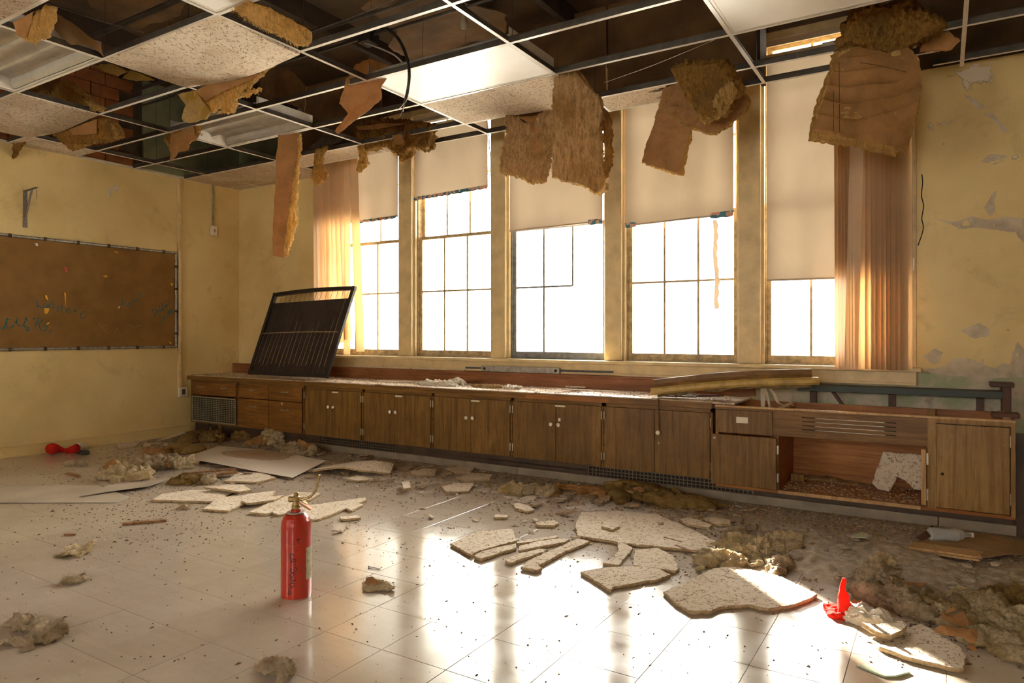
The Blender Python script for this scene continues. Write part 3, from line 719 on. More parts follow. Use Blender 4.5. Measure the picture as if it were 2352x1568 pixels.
def plate(name, poly, pl, th, mat, parent=None, h=.03, jag=.004, amp=0.0, freq=4, bend=None, rimn=.0, seed=1, rings=2, px=True, faceamp=0.0, smooth=35, t0=0.0):
    P = [Vector(pl.px(*q)) for q in poly] if px else [Vector(q) for q in poly]
    if sum(P[i].x*P[(i+1) % len(P)].y-P[(i+1) % len(P)].x*P[i].y for i in range(len(P))) < 0: P = P[::-1]
    B = outline(P, h*.7, jag, seed); nb = len(B)
    x0, x1, y0, y1 = min(p.x for p in B), max(p.x for p in B), min(p.y for p in B), max(p.y for p in B)
    I = []; nx, ny = int((x1-x0)/h)+1, int((y1-y0)/h)+1
    for i in range(nx+1):
        for j in range(ny+1):
            p = Vector((x0+i*h+(h*.5 if j % 2 else 0), y0+j*h*.9))
            if inside(p, B) and min((p-b).length for b in B) > h*.4: I.append(p)
    vs, es, fs, ov, oe, of = delaunay_2d_cdt(B+I, [], [list(range(nb))], 1, 1e-6)
    used = [f for f in fs]
    # boundary edges
    cnt = {}
    for f in used:
        for a in range(len(f)):
            e = (f[a], f[(a+1) % len(f)]); cnt[e] = 1
    bd = [e for e in cnt if (e[1], e[0]) not in cnt]; bset = {a for a, b in bd}
    def W(p, t):
        off = fbm(Vector((p.x*freq, p.y*freq, seed*7.7)), 3)*amp if amp else 0
        if bend: off += bend(p.x, p.y)
        return pl.w(p.x, p.y, t0+t+off)
    nv = len(vs); m = MB(); V = []
    for p in vs:
        fa = (fbm(Vector((p.x*55, p.y*12, seed)), 3)*1.2+fbm(Vector((p.x*12, p.y*12, seed+4)), 2)*.8)*faceamp if faceamp else 0
        V.append(W(p, fa))
    for p in vs:
        fa = fbm(Vector((p.x*30, p.y*30, seed+9)), 3)*faceamp if faceamp else 0
        V.append(W(p, -th-fa))
    Fs = [tuple(f) for f in used]+[tuple(i+nv for i in reversed(f)) for f in used]
    nxt = dict(bd); ringid = {}
    for r in range(1, rings+1):
        for a in bset:
            p = vs[a]; b = nxt.get(a, a); d = (vs[b]-p)
            d = d.normalized() if d.length > 1e-9 else Vector((1, 0)); out = Vector((d.y, -d.x)); f = r/(rings+1)
            q = p+out*(fbm(Vector((p.x*45, p.y*45, f*6+seed)), 2)*rimn+rimn*.5*sin(f*pi))
            ringid[(a, r)] = len(V); V.append(W(q, -th*f))
    for a, b in bd:
        pa, pb = a, b
        for r in range(1, rings+1):
            na, nb_ = ringid[(a, r)], ringid[(b, r)] if (b, r) in ringid else None
            if nb_ is None: break
            Fs.append((pb, pa, na, nb_)); pa, pb = na, nb_
        Fs.append((pb, pa, a+nv, b+nv))
    m.add(V, Fs)
    o = part(m, name, M[mat], parent, smooth=smooth) if parent else m.build(name, M[mat], None, smooth)
    o['_b'] = 0; del o['_b']
    return o
def fibres(pts, normal, n, ln, mat, parent, wdt=.0022, seed=0):
    'loose glass strands: slivers standing out along a line of points'
    rg = random.Random(seed); m = MB()
    for _ in range(n):
        i = rg.randrange(len(pts)-1); a = Vector(pts[i]); b = Vector(pts[i+1]); p = a.lerp(b, rg.random())+Vector((rg.gauss(0, .006), rg.gauss(0, .006), rg.gauss(0, .006)))
        d = Vector((rg.gauss(0, 1), rg.gauss(0, 1), rg.gauss(-.3, 1))).normalized()*ln*rg.uniform(.3, 1.2); s_ = d.orthogonal().normalized()*wdt/2
        q = p+d*.55+Vector((rg.gauss(0, 1), rg.gauss(0, 1), rg.gauss(0, 1)))*ln*.15
        m.add([p-s_, p+s_, q+s_*.8, q-s_*.8, p+d], [(0,1,2,3), (3,2,4)])
    o = part(m, 'loose_fibres', M[mat], parent); o['kind'] = 'stuff'; return o
def clump(name, c, size, mat, parent=None, seed=1, sub=4, rough=.45, freq=2.2, flat=True, rz=0, build=True):
    'a woolly lump: a flattened ball with an uneven outline, tufted by fine folded noise in real size, resting on the ground'
    bm = bmesh.new(); bmesh.ops.create_icosphere(bm, subdivisions=min(6, sub+(1 if sub > 3 else 0)), radius=1)
    cr, sr = cos(rz), sin(rz); off = Vector((seed*5.3, seed*2.7, seed*1.9)); mn = min(size)
    for v in bm.verts:
        p = v.co.copy(); r = 1+rough*(.75*noise.noise(p*1.4+off)+.35*noise.noise(p*3.1+off))
        ht = 1+rough*.9*noise.noise(Vector((p.x*2.6, p.y*2.6, seed)))
        q = Vector((p.x*size[0]*r, p.y*size[1]*r, p.z*size[2]*ht)); n_ = Vector((p.x/size[0], p.y/size[1], p.z/size[2])).normalized()
        ridge = 1-2*abs(noise.noise(q*38+off)); fine = noise.noise(q*95+off)
        q = q+n_*mn*rough*(.60*ridge*freq/2.2+.40*fine+.8*noise.noise(q*16+off))+noise.noise_vector(q*30+off)*mn*rough*.6
        x, y, z = q
        if flat: z = max(z, -size[2]*.5)+size[2]*.5
        v.co = Vector((c[0]+x*cr-y*sr, c[1]+x*sr+y*cr, c[2]+z))
    m = MB().bm(bm)
    if not build: return m
    return part(m, name, M[mat], parent, smooth=True) if parent else m.build(name, M[mat], None, True)
def trans_mat(name, col, tcol, fac, rough=.8, vs=9, var=.4, stretch=(1, 1, 1), bs=.6, bsc=25, fold=0.0, stain=None):
    m, t, p, o = nodemat(name); v = coord(t, stretch); v0 = coord(t)
    n = nz(t, v, vs, 7, .68, .6)
    c = ramp(t, n, [(.3, tuple(x*(1-var) for x in col)), (.5, col), (.72, tuple(min(1, x*(1+var*.7)) for x in col))])
    if stain: c = mix(t, ramp(t, nz(t, v0, 4.5, 5, .6), [(.5, 0.0), (.66, .85)]), c, stain)
    setc(t, p, c); p.inputs['Roughness'].default_value = rough; p.inputs['Specular IOR Level'].default_value = .2
    tl = N(t, 'ShaderNodeBsdfTranslucent'); tl.inputs[0].default_value = tuple(tcol)+(1,)
    t.links.new(mix(t, .6, c, tuple(tcol)), tl.inputs[0])
    ms = N(t, 'ShaderNodeMixShader'); ms.inputs[0].default_value = fac
    t.links.new(p.outputs[0], ms.inputs[1]); t.links.new(tl.outputs[0], ms.inputs[2]); t.links.new(ms.outputs[0], o.inputs['Surface'])
    b = bump(t, p, nz(t, v, bsc, 6, .7, .5), bs, .012)
    return m
M['kraft'] = trans_mat('kraft_paper', (.34, .18, .068), (.95, .40, .06), .20, .6, 6, .35, bs=.45, bsc=14)
M['kraft_dry'] = trans_mat('dusty_kraft_paper', (.40, .21, .085), (.75, .36, .10), .25, .7, 6, .35, bs=.4, bsc=18)
M['fibre'] = trans_mat('yellow_glass_fibre', (.56, .36, .13), (1.0, .66, .20), .38, .95, 16, .75, (4, 4, .8), bs=1.0, bsc=34)
M['fibre_dusty'] = trans_mat('dusty_glass_fibre', (.50, .33, .16), (.95, .58, .20), .26, .95, 16, .8, (4, 4, .7), bs=1.0, bsc=40, stain=(.26, .145, .05))
M['fibre_dark'] = trans_mat('dirty_amber_fibre', (.30, .165, .045), (.85, .42, .07), .28, .95, 18, .85, (3.5, 3.5, 1), bs=1.0, bsc=30, stain=(.14, .08, .035))
M['oldboard'] = simple('old_brown_fibreboard', (.20, .11, .045), .85, var=.5, vs=3.5, bs=.5, bscale=24)
M['shade'] = trans_mat('cream_shade_cloth', (.52, .42, .31), (.66, .50, .33), .065, .7, 2.5, .10, (1, 1, .4), bs=.15, bsc=6)
M['vblind'] = trans_mat('cream_blind_slat', (.78, .64, .46), (.95, .72, .44), .50, .5, 3, .08, bs=.05, bsc=6)
def vpl(Y, nrm=(0, -1, 0), X=0.0, z=0.0): return Pl((X, Y, z), nrm)

M['floorfibre'] = trans_mat('dusty_floor_fibre', (.54, .42, .27), (.8, .5, .2), .12, .95, 40, .5, bs=1.0, bsc=110, stain=(.27, .18, .09))
M['floorgold'] = trans_mat('golden_floor_fibre', (.70, .56, .34), (.9, .6, .2), .15, .95, 40, .5, bs=1.0, bsc=110, stain=(.50, .33, .13))
M['flooramber'] = trans_mat('amber_floor_fibre', (.34, .215, .075), (.7, .4, .1), .12, .95, 40, .55, bs=1.0, bsc=110, stain=(.17, .105, .045))
# ================================================================ roller shades
M['trimprint'] = None
def print_mat():
    m, t, p, o = nodemat('blue_patterned_trim'); v = coord(t)
    vo = N(t, 'ShaderNodeTexVoronoi'); vo.inputs['Scale'].default_value = 26; t.links.new(v, vo.inputs['Vector'])
    d = ramp(t, vo.outputs['Distance'], [(.40, (.62, .30, .20)), (.46, (.66, .58, .48)), (.52, (.05, .16, .22))], 'CONSTANT')
    setc(t, p, d); p.inputs['Roughness'].default_value = .6; return m
M['trimprint'] = print_mat()
GS = 'roller shades pulled part way down in front of the windows'
YS = 5.725
def shade(label, xa, xb, pl_, pr_, wave=.006, trims=()):
    zl = atY(*pl_, YS).z; zr = atY(*pr_, YS).z; zt = 3.34; nx, nz_ = 40, 40
    t = thing('roller_shade', label, 'roller shade', ((xa+xb)/2, YS, zt), group=GS)
    def P(u, v, d=0):
        x = xa+(xb-xa)*u; zb = zl+(zr-zl)*u; z = zt+(zb-zt)*v
        y = YS+d+wave*v*(sin(u*9+v*2+xa)*.6+fbm(Vector((x*2.5, z*1.2, xa)), 2)*1.6)
        return (x, y, z)
    m = MB(); V = []; Fc = []
    for a in range(nx+1):
        for b in range(nz_+1): V.append(P(a/nx, b/nz_))
    for a in range(nx):
        for b in range(nz_): k = a*(nz_+1)+b; Fc.append((k, k+1, k+nz_+2, k+nz_+1))
    part(m.add(V, Fc), 'cloth', M['shade'], t, smooth=True)
    part(MB().tube([(xa-.01, YS+.012, zt+.012), (xb+.01, YS+.012, zt+.012)], .019, 14), 'roller', M['shade'], t, smooth=40)
    part(MB().box(xa-.02, xb+.02, YS-.005, YS+.05, zt+.03, zt+.055), 'mounting_board', M['paint_wood'], t)
    hm = MB(); n = 16
    pts = [Vector(P(k/n, 1)) for k in range(n+1)]
    hm.tube([p+Vector((0, -.002, .004)) for p in pts], .008, 8); part(hm, 'hem_bar', M['shade'], t, smooth=40)
    for a, b, hh in trims:
        q = MB(); V = []; Fc = []; k = max(4, int((b-a)*40))
        for i in range(k+1):
            p = Vector(P(a+(b-a)*i/k, 1)); sc_ = abs(sin(i*.9))*.010
            for yo in (-.012, -.010): V += [p+Vector((0, yo, hh)), p+Vector((0, yo, -.012-sc_))]
        for i in range(k): o_ = 4*i; Fc += [(o_, o_+1, o_+5, o_+4), (o_+3, o_+2, o_+6, o_+7), (o_, o_+4, o_+6, o_+2), (o_+1, o_+3, o_+7, o_+5)]
        part(q.add(V, Fc), 'patterned_border', M['trimprint'], t)['label'] = 'blue scalloped border with orange fruit-like dots'
    return t
shade('roller shade of the first window, half hidden by the left vertical blind', -6.08, -4.995, (760, 518), (915, 497), trims=((.45, .98, .014),))
SH2 = shade('highest roller shade, patterned border along its whole tilted lower edge', -4.768, -3.83, (948, 458), (1121, 429), trims=((0, 1, .018),))
shade('roller shade behind the hanging batts, patterned scrap at its lower right corner', -3.572, -2.592, (1164, 532), (1384, 509), trims=((.86, 1, .028),))
shade('roller shade of the fourth window with patterned scraps at both lower corners', -2.372, -1.435, (1429, 520), (1692, 491), trims=((0, .11, .026), (.80, 1, .03)))
shade('longest roller shade, crumpled, beside the right vertical blind', -1.178, -.24, (1748, 645), (2065, 636), wave=.016)
m = MB(); V = []; Fc = []; p0 = atY(1640, 505, 5.70)
for k in range(41):
    z = p0.z-k*.0182; sc_ = .014+.010*abs(sin(k*.62)); x = p0.x+.006*sin(k*.3)+k*.0005
    V += [(x-.012, 5.700, z), (x+sc_*1.2, 5.700+.004*sin(k), z), (x+sc_*1.2, 5.7015+.004*sin(k), z), (x-.012, 5.7015, z)]
for k in range(40):
    for j in range(4): Fc.append((4*k+j, 4*k+(j+1) % 4, 4*k+4+(j+1) % 4, 4*k+4+j))
m.add(V, Fc); tag(m.build('border_strip', trans_mat('thin_pale_border_paper', (.72, .62, .50), (.85, .74, .60), .28, var=.08)), 'pale scalloped border strip dangling down the glass of the fourth window', 'border strip')
# upper valances of cloth above the ceiling line
for k, (a, b) in enumerate(((-4.78, -3.82), (-1.19, -.22))):
    tag(MB().box(a, b, 5.715, 5.722, 3.455, 3.53).build('cloth_valance', M['shade']), ('narrow cloth valance high above the ceiling line at the second window', 'narrow cloth valance high above the ceiling line at the last window')[k], 'valance')
# ================================================================ vertical blinds
def slat(t, p0, p1, rot, w_=.089, curl=.006, name='slat'):
    p0 = Vector(p0); p1 = Vector(p1); d = Vector((cos(rot), sin(rot), 0)); n = Vector((-sin(rot), cos(rot), 0)); V = []; Fc = []; K = 6; R = 12
    for i in range(R+1):
        c = p0.lerp(p1, i/R)
        for j in range(K+1):
            s_ = j/K-.5; V.append(c+d*(s_*w_)+n*(curl*(1-4*s_*s_)))
        for j in range(K+1):
            s_ = .5-j/K; V.append(c+d*(s_*w_)+n*(curl*(1-4*s_*s_)+.0008))
    q = 2*(K+1)
    for i in range(R):
        for j in range(q): Fc.append((i*q+j, i*q+(j+1) % q, (i+1)*q+(j+1) % q, (i+1)*q+j))
    return part(MB().add(V, Fc), name, M['vblind'], t, smooth=40)
t = thing('vertical_blind', 'cream vertical blind gathered at the left end of the windows behind the black screen', 'vertical blind', (-5.8, 5.60, 3.1))
part(MB().box(-6.12, -3.9, 5.55, 5.61, 3.36, 3.40, .003), 'head_rail', M['tee'], t)
for xt, xb, zb, r in ((-6.10, -6.05, 1.12, 1.15), (-6.06, -5.97, 1.15, 1.25), (-6.01, -5.93, 1.10, .9), (-5.96, -5.86, 1.12, 1.2), (-5.90, -5.83, 1.14, .7), (-5.84, -5.75, 1.12, 1.25), (-5.78, -5.66, 1.10, .8), (-5.72, -5.60, 1.13, 1.2)):
    slat(t, (xt, 5.585, 3.36), (xb, 5.57+random.uniform(-.02, .02), zb), r)
slat(t, (-5.60, 5.57, 3.36), (-5.585, 5.55, .965), .15)
slat(t, (-5.55, 5.60, 3.36), (-5.43, 5.60, 1.0), .75)
t = thing('vertical_blind', 'cream vertical blind stacked tight at the right end of the windows', 'vertical blind', (-.45, 5.58, 3.3))
part(MB().box(-.75, -.16, 5.55, 5.61, 3.30, 3.34, .003), 'head_rail', M['tee'], t)
for k in range(6): x = -.655+k*.023; slat(t, (x, 5.575, 3.3), (x+.01, 5.565, .938), 1.25+random.uniform(-.08, .08))
slat(t, (-.50, 5.53, 3.3), (-.555, 5.53, .94), .12)
slat(t, (-.50, 5.56, 3.3), (-.49, 5.56, .94), .5)
for k in range(12): x = -.435+k*.0205; slat(t, (x, 5.575, 3.3), (x+random.uniform(-.006, .006), 5.57, .936+random.uniform(0, .004)), (.95, 1.3, .75)[k % 3]+random.uniform(-.1, .1))
m = MB(); ct = atY(2099, 262, 5.60)
for k in range(96): m.lathe([(.0008, -.004), (.0022, -.002), (.0022, .002), (.0008, .004)], 6, (ct.x, 5.61, ct.z-k*.0105))
m.tube([(ct.x, 5.61, ct.z-1.005), (ct.x, 5.61, ct.z-1.09)], .006, 8)
o = m.build('blind_chain', M['tee']); tag(o, 'bead chain with a weight hanging beside the right vertical blind', 'chain'); o['kind'] = 'thing'
# ================================================================ left wall: board, bracket, conduits
M['board'] = simple('brown_pin_board', (.27, .145, .05), .95, var=.22, vs=5, bs=.25, bscale=70, spec=.1)
def galv():
    m = simple('rusty_galvanised_metal', (.40, .37, .33), .5, .65, var=.55, vs=28, bs=.4, bscale=60); return m
M['galv'] = galv()
M['rustbr'] = simple('dark_rusty_clip', (.10, .06, .035), .7, .5, var=.4, vs=30)
yb0, yb1, zb0, zb1 = 1.9, 4.825, 1.045, 2.14
t = thing('pin_board', 'large brown pin board framed in grey metal on the yellow wall', 'notice board', (XL, 3.4, 1.05))
part(MB().box(XL, XL+.018, yb0, yb1, zb0, zb1), 'board', M['board'], t)
for z in (zb0, zb1): part(MB().tube([(XL+.024, yb0, z), (XL+.024, yb1+.01, z)], .014, 10), 'rail', M['galv'], t, smooth=60)
part(MB().tube([(XL+.024, yb1, zb0), (XL+.024, yb1, zb1)], .013, 10), 'rail', M['galv'], t, smooth=60)
for z in (zb0, zb1):
    for k in range(6):
        y = 3.12+k*.31; part(MB().box(XL+.018, XL+.042, y-.014, y+.014, z-.018, z+.018, .004), 'clip', M['rustbr'], t)
for k in range(4): z = 1.2+k*.26; part(MB().box(XL+.018, XL+.042, yb1-.018, yb1+.018, z-.014, z+.014, .004), 'clip', M['rustbr'], t)
# handwriting on the board: chalk strokes
M['chalk'] = simple('blue_green_chalk', (.02, .16, .18), .9, var=.6, vs=70)
M['scratch'] = simple('pale_scratch', (.42, .30, .17), .9, var=.3, vs=40)
def strokes(name, lab, lines, wd, mat='chalk'):
    m = MB()
    for L in lines:
        pts = [atX(0+.18707*a, 640+.18713*b, XL+.019) for a, b in L]
        sm = []
        for i in range(len(pts)-1):
            p0 = pts[max(0, i-1)]; p1 = pts[i]; p2 = pts[i+1]; p3 = pts[min(len(pts)-1, i+2)]
            for k in range(5):
                q = k/5; sm.append(.5*((2*p1)+(p2-p0)*q+(2*p0-5*p1+4*p2-p3)*q*q+(3*p1-p0-3*p2+p3)*q**3))
        sm.append(pts[-1])
        V = []; Fc = []
        for i, p in enumerate(sm):
            d = (sm[min(i+1, len(sm)-1)]-sm[max(0, i-1)]).normalized(); n_ = Vector((0, -d.z, d.y))*wd*1.4*(.7+.3*sin(i*1.7))
            V += [p+n_, p-n_, p+n_+Vector((.0008, 0, 0)), p-n_+Vector((.0008, 0, 0))]
        for i in range(len(sm)-1): o_ = 4*i; Fc += [(o_+2, o_+3, o_+7, o_+6), (o_, o_+2, o_+6, o_+4), (o_+3, o_+1, o_+5, o_+7)]
        m.add(V, Fc)
    o = part(m, name, M[mat], t); o['label'] = lab; return o
strokes('writing', 'blue-green handwriting "was Here"', [
  [(445,265),(455,310),(462,350),(480,320),(505,352),(530,355),(545,300)], [(600,310),(575,330),(580,358),(605,345),(612,305),(618,350)], [(665,270),(635,290),(650,320),(665,345),(640,372)],
  [(715,335),(708,405)], [(760,320),(752,412)], [(690,370),(780,365)], [(815,385),(860,375),(845,355),(815,375),(830,410),(880,405)], [(920,375),(925,418),(932,385),(955,375)],
  [(985,440),(1030,405),(1050,400),(1000,420),(985,460),(1010,485),(1050,470)]], .0035)
strokes('writing', 'blue-green handwriting "at H! 76,"', [
  [(0,600),(40,610),(65,560),(90,480)], [(75,500),(135,495)], [(92,480),(80,560),(100,605),(150,590),(200,520),(222,470)], [(222,470),(205,540),(235,575),(290,560),(320,470),(325,520)],
  [(285,560),(310,600),(340,645),(350,605),(300,570)], [(400,490),(470,485),(455,545),(420,610)], [(440,545),(500,540)], [(520,500),(485,560),(495,615),(545,635),(580,600),(560,570),(520,590)], [(635,620),(605,665)]], .004)
strokes('writing', 'small blue-green handwriting "Maine"', [
  [(1475,370),(1490,290),(1510,260),(1505,320),(1545,300),(1560,340)], [(1600,290),(1575,310),(1585,335),(1615,320),(1610,285),(1618,325)], [(1632,265),(1638,305)], [(1650,295),(1655,240),(1680,270),(1700,230),(1705,250)], [(1715,215),(1735,180),(1720,170)]], .0028)
strokes('writing', 'dark teal handwriting "Debbie 1979"', [
  [(1870,375),(1895,455)], [(1865,385),(1900,360),(1925,400),(1900,450),(1890,460)], [(1930,410),(1945,395),(1930,385),(1925,415),(1950,415)], [(1955,320),(1965,405),(1980,385),(1965,375)], [(1990,300),(1997,385),(2015,365),(1997,355)], [(2020,330),(2025,365)],
  [(2040,345),(2060,325),(2040,315),(2035,350),(2085,300)], [(2055,262),(2075,290)], [(1982,490),(2000,545)], [(2000,465),(2020,455),(2015,490),(2030,500)], [(1990,480),(2030,470)], [(2045,420),(2080,400),(2055,470)], [(2085,430),(2070,400),(2095,375),(2110,400),(2085,430),(2110,370),(2115,440)]], .0034)
strokes('scratches', 'faint pale scratches', [[(1215,540),(1250,600),(1290,560),(1305,600),(1285,640)], [(1250,610),(1335,675)], [(1190,640),(1200,700),(1240,690)], [(1480,690),(1440,600),(1420,640)], [(1560,560),(1640,590),(1740,570)], [(1860,690),(1870,720)]], .0012, 'scratch')
def scrap(lab, pts, col):
    m = MB(); P = [atX(*crop(0, 640, .18707, [q])[0], XL+.020) for q in pts]; c = sum(P, Vector())/len(P)
    P2 = [p+Vector((.006+.008*random.random(), 0, 0)) for p in P]; n = len(P)
    m.add([c+Vector((.003, 0, 0))]+P2+[p-Vector((.0, 0, 0)) for p in P], [(0, 1+i, 1+(i+1) % n) for i in range(n)]+[(1+i, 1+n+i, 1+n+(i+1) % n, 1+(i+1) % n) for i in range(n)])
    o = m.build('paper_scrap', col); tag(o, lab, 'paper scrap', 'torn paper scraps stapled to the board')
M['yel'] = simple('orange_yellow_paper', (.80, .42, .03), .6, var=.1); M['redp'] = simple('faded_red_paper', (.62, .10, .06), .6, var=.2)
scrap('orange-yellow scrap, largest one on the board, right over the chalk word', [(540,360),(600,360),(598,390),(575,425),(545,430)], M['yel'])
scrap('narrow orange-yellow scrap just above the largest one', [(550,205),(572,200),(585,265),(560,245)], M['yel'])
scrap('thin upright yellow sliver right of the narrow scrap', [(785,165),(800,180),(806,250),(798,345),(794,240)], M['yel'])
scrap('small orange-yellow scrap at the left of the word written uphill', [(1450,340),(1472,332),(1468,358),(1445,370)], M['yel'])
scrap('orange-yellow scrap above the comma of the lower writing', [(565,565),(585,535),(610,540),(580,560)], M['yel'])
scrap('tiny yellow scrap touching the comma of the lower writing', [(603,595),(628,590),(612,612)], M['yel'])
scrap('yellow scrap at the right rail high on the board', [(2093,55),(2118,55),(2112,80),(2100,85)], M['yel'])
scrap('yellow scrap in the lower right corner of the board', [(2065,775),(2085,770),(2105,800),(2090,803)], M['yel'])
Q = lambda pts: [((a-0)/.18707, (b-640)/.18713) for a, b in pts]
scrap('faded red scrap in the upper half of the board', Q([(147,614),(152,613),(154,625),(149,625)]), M['redp'])
scrap('flat yellow oval scrap in the upper half of the board', Q([(235,634),(242,632),(248,634),(242,637)]), M['yel'])
scrap('yellow scrap just under the top rail at the right', Q([(260,576),(268,577),(271,581),(264,580)]), M['yel'])
scrap('pale scrap just under the top rail at the left', Q([(80,559),(85,558),(87,564),(83,565)]), M['paper'])
# shelf bracket
M['bracket'] = simple('speckled_grey_metal', (.24, .20, .17), .6, .3, var=.6, vs=60)
t = thing('shelf_bracket', 'grey triangular metal bracket left on the yellow wall above the board', 'bracket', (XL, 3.264, 2.24))
part(MB().box(XL, XL+.006, 3.245, 3.283, 2.235, 2.60, .001), 'wall_plate', M['bracket'], t)
part(MB().bar((XL+.004, 3.264, 2.595), (XL+.16, 3.30, 2.62), .026, .006), 'arm', M['bracket'], t)
part(MB().bar((XL+.008, 3.264, 2.33), (XL+.10, 3.28, 2.60), .02, .005), 'brace', M['bracket'], t)
part(MB().tube([(XL+.15, 3.298, 2.615), (XL+.152, 3.30, 2.56), (XL+.148, 3.30, 2.53), (XL+.152, 3.30, 2.50)], .0025, 6), 'hook', M['bracket'], t)
# trunking, conduit, boxes
t = thing('cable_trunking', 'cream painted vertical trunking from ceiling to socket at the end of the board', 'trunking', (XL, 4.86, .55))
part(MB().box(XL, XL+.034, 4.855, 4.890, .56, ZC, .003), 'channel', M['paint_wood'], t)
part(MB().box(XL, XL+.040, 4.862, 4.962, .455, .565, .004), 'socket_box', M['paper'], t)
part(MB().box(XL+.040, XL+.0415, 4.89, 4.935, .48, .545), 'socket', M['kick'], t)
t = thing('conduit_switch', 'thin grey conduit with a small cream switch box near the wall corner', 'conduit', (XL, 5.317, 2.41))
part(MB().tube([(XL+.012, 5.317, ZC), (XL+.012, 5.317, 2.80), (XL+.016, 5.315, 2.76), (XL+.012, 5.317, 2.72), (XL+.012, 5.317, 2.51)], .0095, 8), 'conduit', M['galv'], t, smooth=50)
part(MB().box(XL, XL+.045, 5.28, 5.355, 2.40, 2.525, .006), 'box', M['paper'], t)
part(MB().box(XL+.045, XL+.047, 5.31, 5.33, 2.445, 2.48), 'toggle', M['galv'], t)
# hole with torn paint on the left wall
pl = Pl((XL+.003, 0, 0), (1, 0, 0), (0, 0, 1))
M['torn'] = simple('bare_white_plaster', (.66, .60, .50), .9, var=.3, vs=30)
o = plate('torn_paint_patch', Z1([(712,1278),(735,1245),(772,1232),(790,1270),(788,1310),(768,1322),(735,1305)]), pl, .002, 'torn', None, h=.02, jag=.006, amp=.008, freq=9); tag(o, 'small white patch of torn plaster on the yellow wall above the board', 'plaster patch')
# ================================================================ black screen leaning in the window corner
M['blk'] = simple('black_painted_frame', (.022, .017, .016), .45, var=.4, vs=12)
M['blkpanel'] = simple('dusty_black_panel', (.042, .030, .026), .55, var=.45, vs=5, spec=.4)
M['stick'] = simple('dry_stem', (.34, .24, .12), .8, var=.3, vs=30)
bl, br, tl_, tr = Vector((-6.83, 5.22, .726)), Vector((-5.54, 5.22, .726)), Vector((-6.60, 5.40, 1.665)), Vector((-5.30, 5.40, 1.70))
t = thing('window_screen', 'black framed wire screen leaning on the worktop in the window corner', 'screen', tuple(bl))
def sp(u, v, d=0):
    p = (bl*(1-u)+br*u)*(1-v)+(tl_*(1-u)+tr*u)*v; n = (br-bl).cross(tl_-bl).normalized()
    return p+n*d+Vector((0, 0, .018*sin(u*pi)*v))
nrm = -(br-bl).cross(tl_-bl).normalized()
def sbar(a, b, w_, h_, name, mat, K=10):
    m = MB(); pts = [sp(a[0]+(b[0]-a[0])*k/K, a[1]+(b[1]-a[1])*k/K, a[2]+(b[2]-a[2])*k/K) for k in range(K+1)]
    for k in range(K): m.bar(pts[k], pts[k+1]+(pts[k+1]-pts[k])*.02, w_, h_, nrm)
    return part(m, name, M[mat], t)
o = .022
n_ = 1
sbar((.018, .0, 0), (.018, 1, 0), .045, .030, 'frame_bar', 'blk'); sbar((.982, .0, 0), (.982, 1, 0), .045, .030, 'frame_bar', 'blk')
sbar((0, .022, 0), (1, .022, 0), .042, .032, 'frame_bar', 'blk'); sbar((0, .978, 0), (1, .978, 0), .042, .032, 'frame_bar', 'blk')
sbar((.03, .50, .014), (.965, .50, .014), .010, .008, 'wire_bar', 'stick')
m = MB(); V = [sp(u, v, -.010) for u, v in ((.03, .03), (.97, .03), (.97, .875), (.03, .875))]; V2 = [p-nrm*.004 for p in V]
m.add(V+V2, [(0,1,2,3), (7,6,5,4), (0,4,5,1), (1,5,6,2), (2,6,7,3), (3,7,4,0)]); part(m, 'panel', M['blkpanel'], t)
for k in range(15):
    u = .055+k*.063; m = MB(); m.tube([sp(u, .04, .004), sp(u+.004, .5, .004), sp(u+.002, .96, .004)], .0022, 5); part(m, 'wire', M['rustbr'], t)
m = MB()
for k in range(13): v = .035+k*.011; m.tube([sp(.04, v, .005), sp(.96, v, .005)], .0009, 4)
for k in range(9): v = .88+k*.010; m.tube([sp(.04, v, .005), sp(.96, v, .005)], .0009, 4)
o_ = part(m, 'wire_mesh', M['rustbr'], t); o_['kind'] = 'stuff'
for k in range(17):
    u = .05+k*.055; a, b = sp(u, .10+random.random()*.05, .012), sp(u+random.uniform(0, .02), .50+random.choice([0, .02, .04, .12, .16])*(k > 5), .013)
    part(MB().tube([a, a.lerp(b, .5)+Vector((random.uniform(-.006, .006), -.002, 0)), b], [.0032, .0026, .0012], 5), 'dry_stem', M['stick'], t)
part(MB().tube([sp(.93, .14, .012), sp(.925, .5, .012), sp(.935, .92, .012)], [.003, .003, .0015], 5), 'dry_stem', M['stick'], t)
# ================================================================ what hangs from and shows above the ceiling grid
def pts3(poly, pl): return [pl.w(*pl.px(*q)) for q in poly]
GB = 'glass fibre batts hanging out of the ceiling'
def sub(poly, pl, name, th, mat, t, **k): return plate(name, poly, pl, th, mat, t, **k)
# --- big orange batt at the right
pl = Pl((-.42, 4.72, 2.6), (.30, -.95, -.08))
face = Z3([(1290,330),(1400,262),(1580,300),(1690,262),(1762,335),(1768,500),(1742,650),(1700,810),(1670,842),(1450,800),(1160,742),(1200,600),(1270,400)])
t = thing('insulation_batt', 'large orange paper-faced batt hanging in folds before the right vertical blind', 'insulation', tuple(pl.w(0, .4)), group=GB)
crease = lambda u, v: (.024*(1-abs(sin(v*34-u*u*26+.8*noise.noise(Vector((u*5, v*4, 2)))))**.6))*max(0, 1-abs(v+.02)*2.6)*(.6+.4*cos(u*5))+.006*sin(u*22+v*9)-.05*u*u
sub(face, pl, 'kraft_facing', .0015, 'kraft', t, h=.009, jag=.003, amp=.006, freq=7, bend=crease, seed=3)
body = Z3([(1285,300),(1400,262),(1580,300),(1690,262),(1760,335),(1766,500),(1738,655),(1690,820),(1620,862),(1450,822),(1145,775),(1185,600),(1262,400)])
